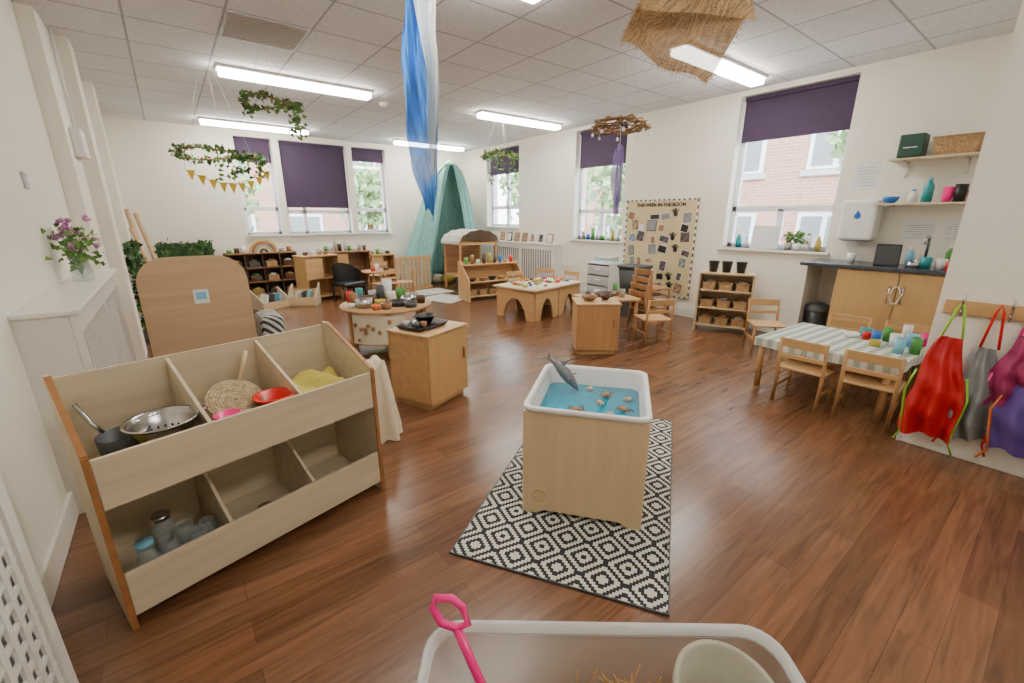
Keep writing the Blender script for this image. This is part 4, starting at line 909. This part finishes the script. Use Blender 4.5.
for k in range(9): m.tube([((.25+random.uniform(-.05,.05))*math.cos(R(a)),(.25+random.uniform(-.05,.05))*math.sin(R(a)),random.uniform(-.05,.05)) for a in range(0,360,24)],.007,TWIG,6,True)
m.obj('twig_ring',wr)
for a in range(0,360,45): M().cyl((.27*math.cos(R(a)),.27*math.sin(R(a)),0),(.27*math.cos(R(a)),.27*math.sin(R(a)),-.07),.0015,STRING,seg=5).ball((.27*math.cos(R(a)),.27*math.sin(R(a)),-.08),.014,WHITE,(1,1,1.3),seg=8).obj('white_drop',wr)
strings(wr,[((.26*math.cos(R(a)),.26*math.sin(R(a)),0),(.06*math.cos(R(a)),.06*math.sin(R(a)),.6)) for a in (30,150,270)])
pf=E('purple_fabric_strip','sheer purple fabric strip hanging from wreath','fabric',(3.66,3.0,0))
M().sheet(lambda u,v:Vector(((u-.5)*(.03+.13*math.sin(math.pi*min(1,v*1.0+.1))),.03*math.sin(14*u+3*v),2.06-.60*v-.04*math.sin(8*u))),16,20,CHP).cyl((0,0,2.04),(0,0,2.25),.003,STRING,seg=5).obj('fabric_panel',pf)
bf=E('blue_fabric_drape','long sheer blue and white fabric hanging from ceiling','fabric',(1.37,2.72,0),-37.7)
def prof_(v,pts):
    for (a,x),(b,y) in zip(pts,pts[1:]):
        if v<=b: t=(v-a)/(b-a); t=t*t*(3-2*t); return x+(y-x)*t
    return pts[-1][1]
BWP=[(0,.09),(.18,.11),(.42,.20),(.62,.22),(.80,.15),(1,.06)]
def bl(u,v):
    wd=prof_(v,BWP); cx=prof_(v,[(0,.01),(.3,-.005),(.6,.01),(1,.03)])
    return Vector(((u-.5)*wd+cx+.008*math.sin(14*v+9*u),.03*math.sin(13*u+5*v)*(1.1-.3*v)+.014*math.sin(31*u-9*v)+.008*math.sin(22*v+4*u),2.855-1.43*v-.10*(u-.5)*v*v-.03*math.cos(7*u)*v))
M().sheet(bl,56,70,CHB).obj('blue_panel',bf)
WWP=[(0,.13),(.2,.14),(.4,.09),(.7,.06),(1,.03)]
def wl(u,v):
    wd=prof_(v,WWP); return Vector(((u-.5)*wd+prof_(v,[(0,.05),(.25,.07),(.6,.10),(1,.075)]),-.045+.03*math.sin(11*u+6*v)+.012*math.sin(29*u+12*v),2.855-1.05*v-.22*u*v*v))
M().sheet(wl,40,50,CHW).obj('white_panel',bf)
M().sheet(lambda u,v:Vector((-.06+.20*u,-.07-.035*math.sin(math.pi*u)-.02*math.sin(9*v),2.80-.06*math.sin(math.pi*u)-.17*v*(.6+.4*math.cos(3*u))+.02*math.sin(8*u+5*v))),24,12,CHW).obj('white_swag',bf)
bu=E('burlap_sheet','brown burlap hessian sheet draped from ceiling','fabric',(0,0,0))
c1,c2,c3,c4=Vector((1.57,1.31,2.08)),Vector((1.67,.99,1.87)),Vector((1.96,1.01,2.17)),Vector((1.83,1.37,2.40))
def bs(u,v):
    p=(c1*(1-u)+c2*u)*(1-v)+(c4*(1-u)+c3*u)*v
    return p+Vector((0,0,.012*math.sin(9*u+6*v)-.035*math.sin(math.pi*v)*math.sin(math.pi*u)))+Vector((.012,.012,0))*math.sin(10*v+4*u)
M().sheet(bs,34,34,BURLD).obj('burlap_panel',bu)
d1,d2=Vector((1.58,1.24,2.17)),Vector((1.97,.98,2.15)); e1,e2=Vector((1.66,1.33,2.42)),Vector((2.04,1.12,2.46))
bf2=lambda u,v:(d1*(1-u)+d2*u)*(1-v)+(e1*(1-u)+e2*u)*v+Vector((-.012,-.012,-.010))*math.sin(9*u+3*v)
M().sheet(bf2,28,16,BURL).obj('burlap_fold',bu)
m=M()
for k in range(60):
    for fn,uu,vv,dv in ((bs,k/59,0,Vector((0,0,-1))),(bs,1,k/59,Vector((.3,-.5,-.6))),(bf2,k/59,0,Vector((0,0,-1))),(bs,0,k/59,Vector((-.6,.3,-.4)))):
        p=fn(uu,vv); q=p+(dv.normalized()+Vector((random.uniform(-.5,.5),random.uniform(-.5,.5),random.uniform(-.3,.3))))*random.uniform(.004,.018); m.tube([p,q],.0009,BURL,4)
m.obj('frayed_edge',bu)
strings(bu,[(c3,(1.96,1.01,ZC)),(c4,(1.83,1.37,ZC)),(e1,(1.66,1.33,ZC)),(e2,(2.04,1.12,ZC))])
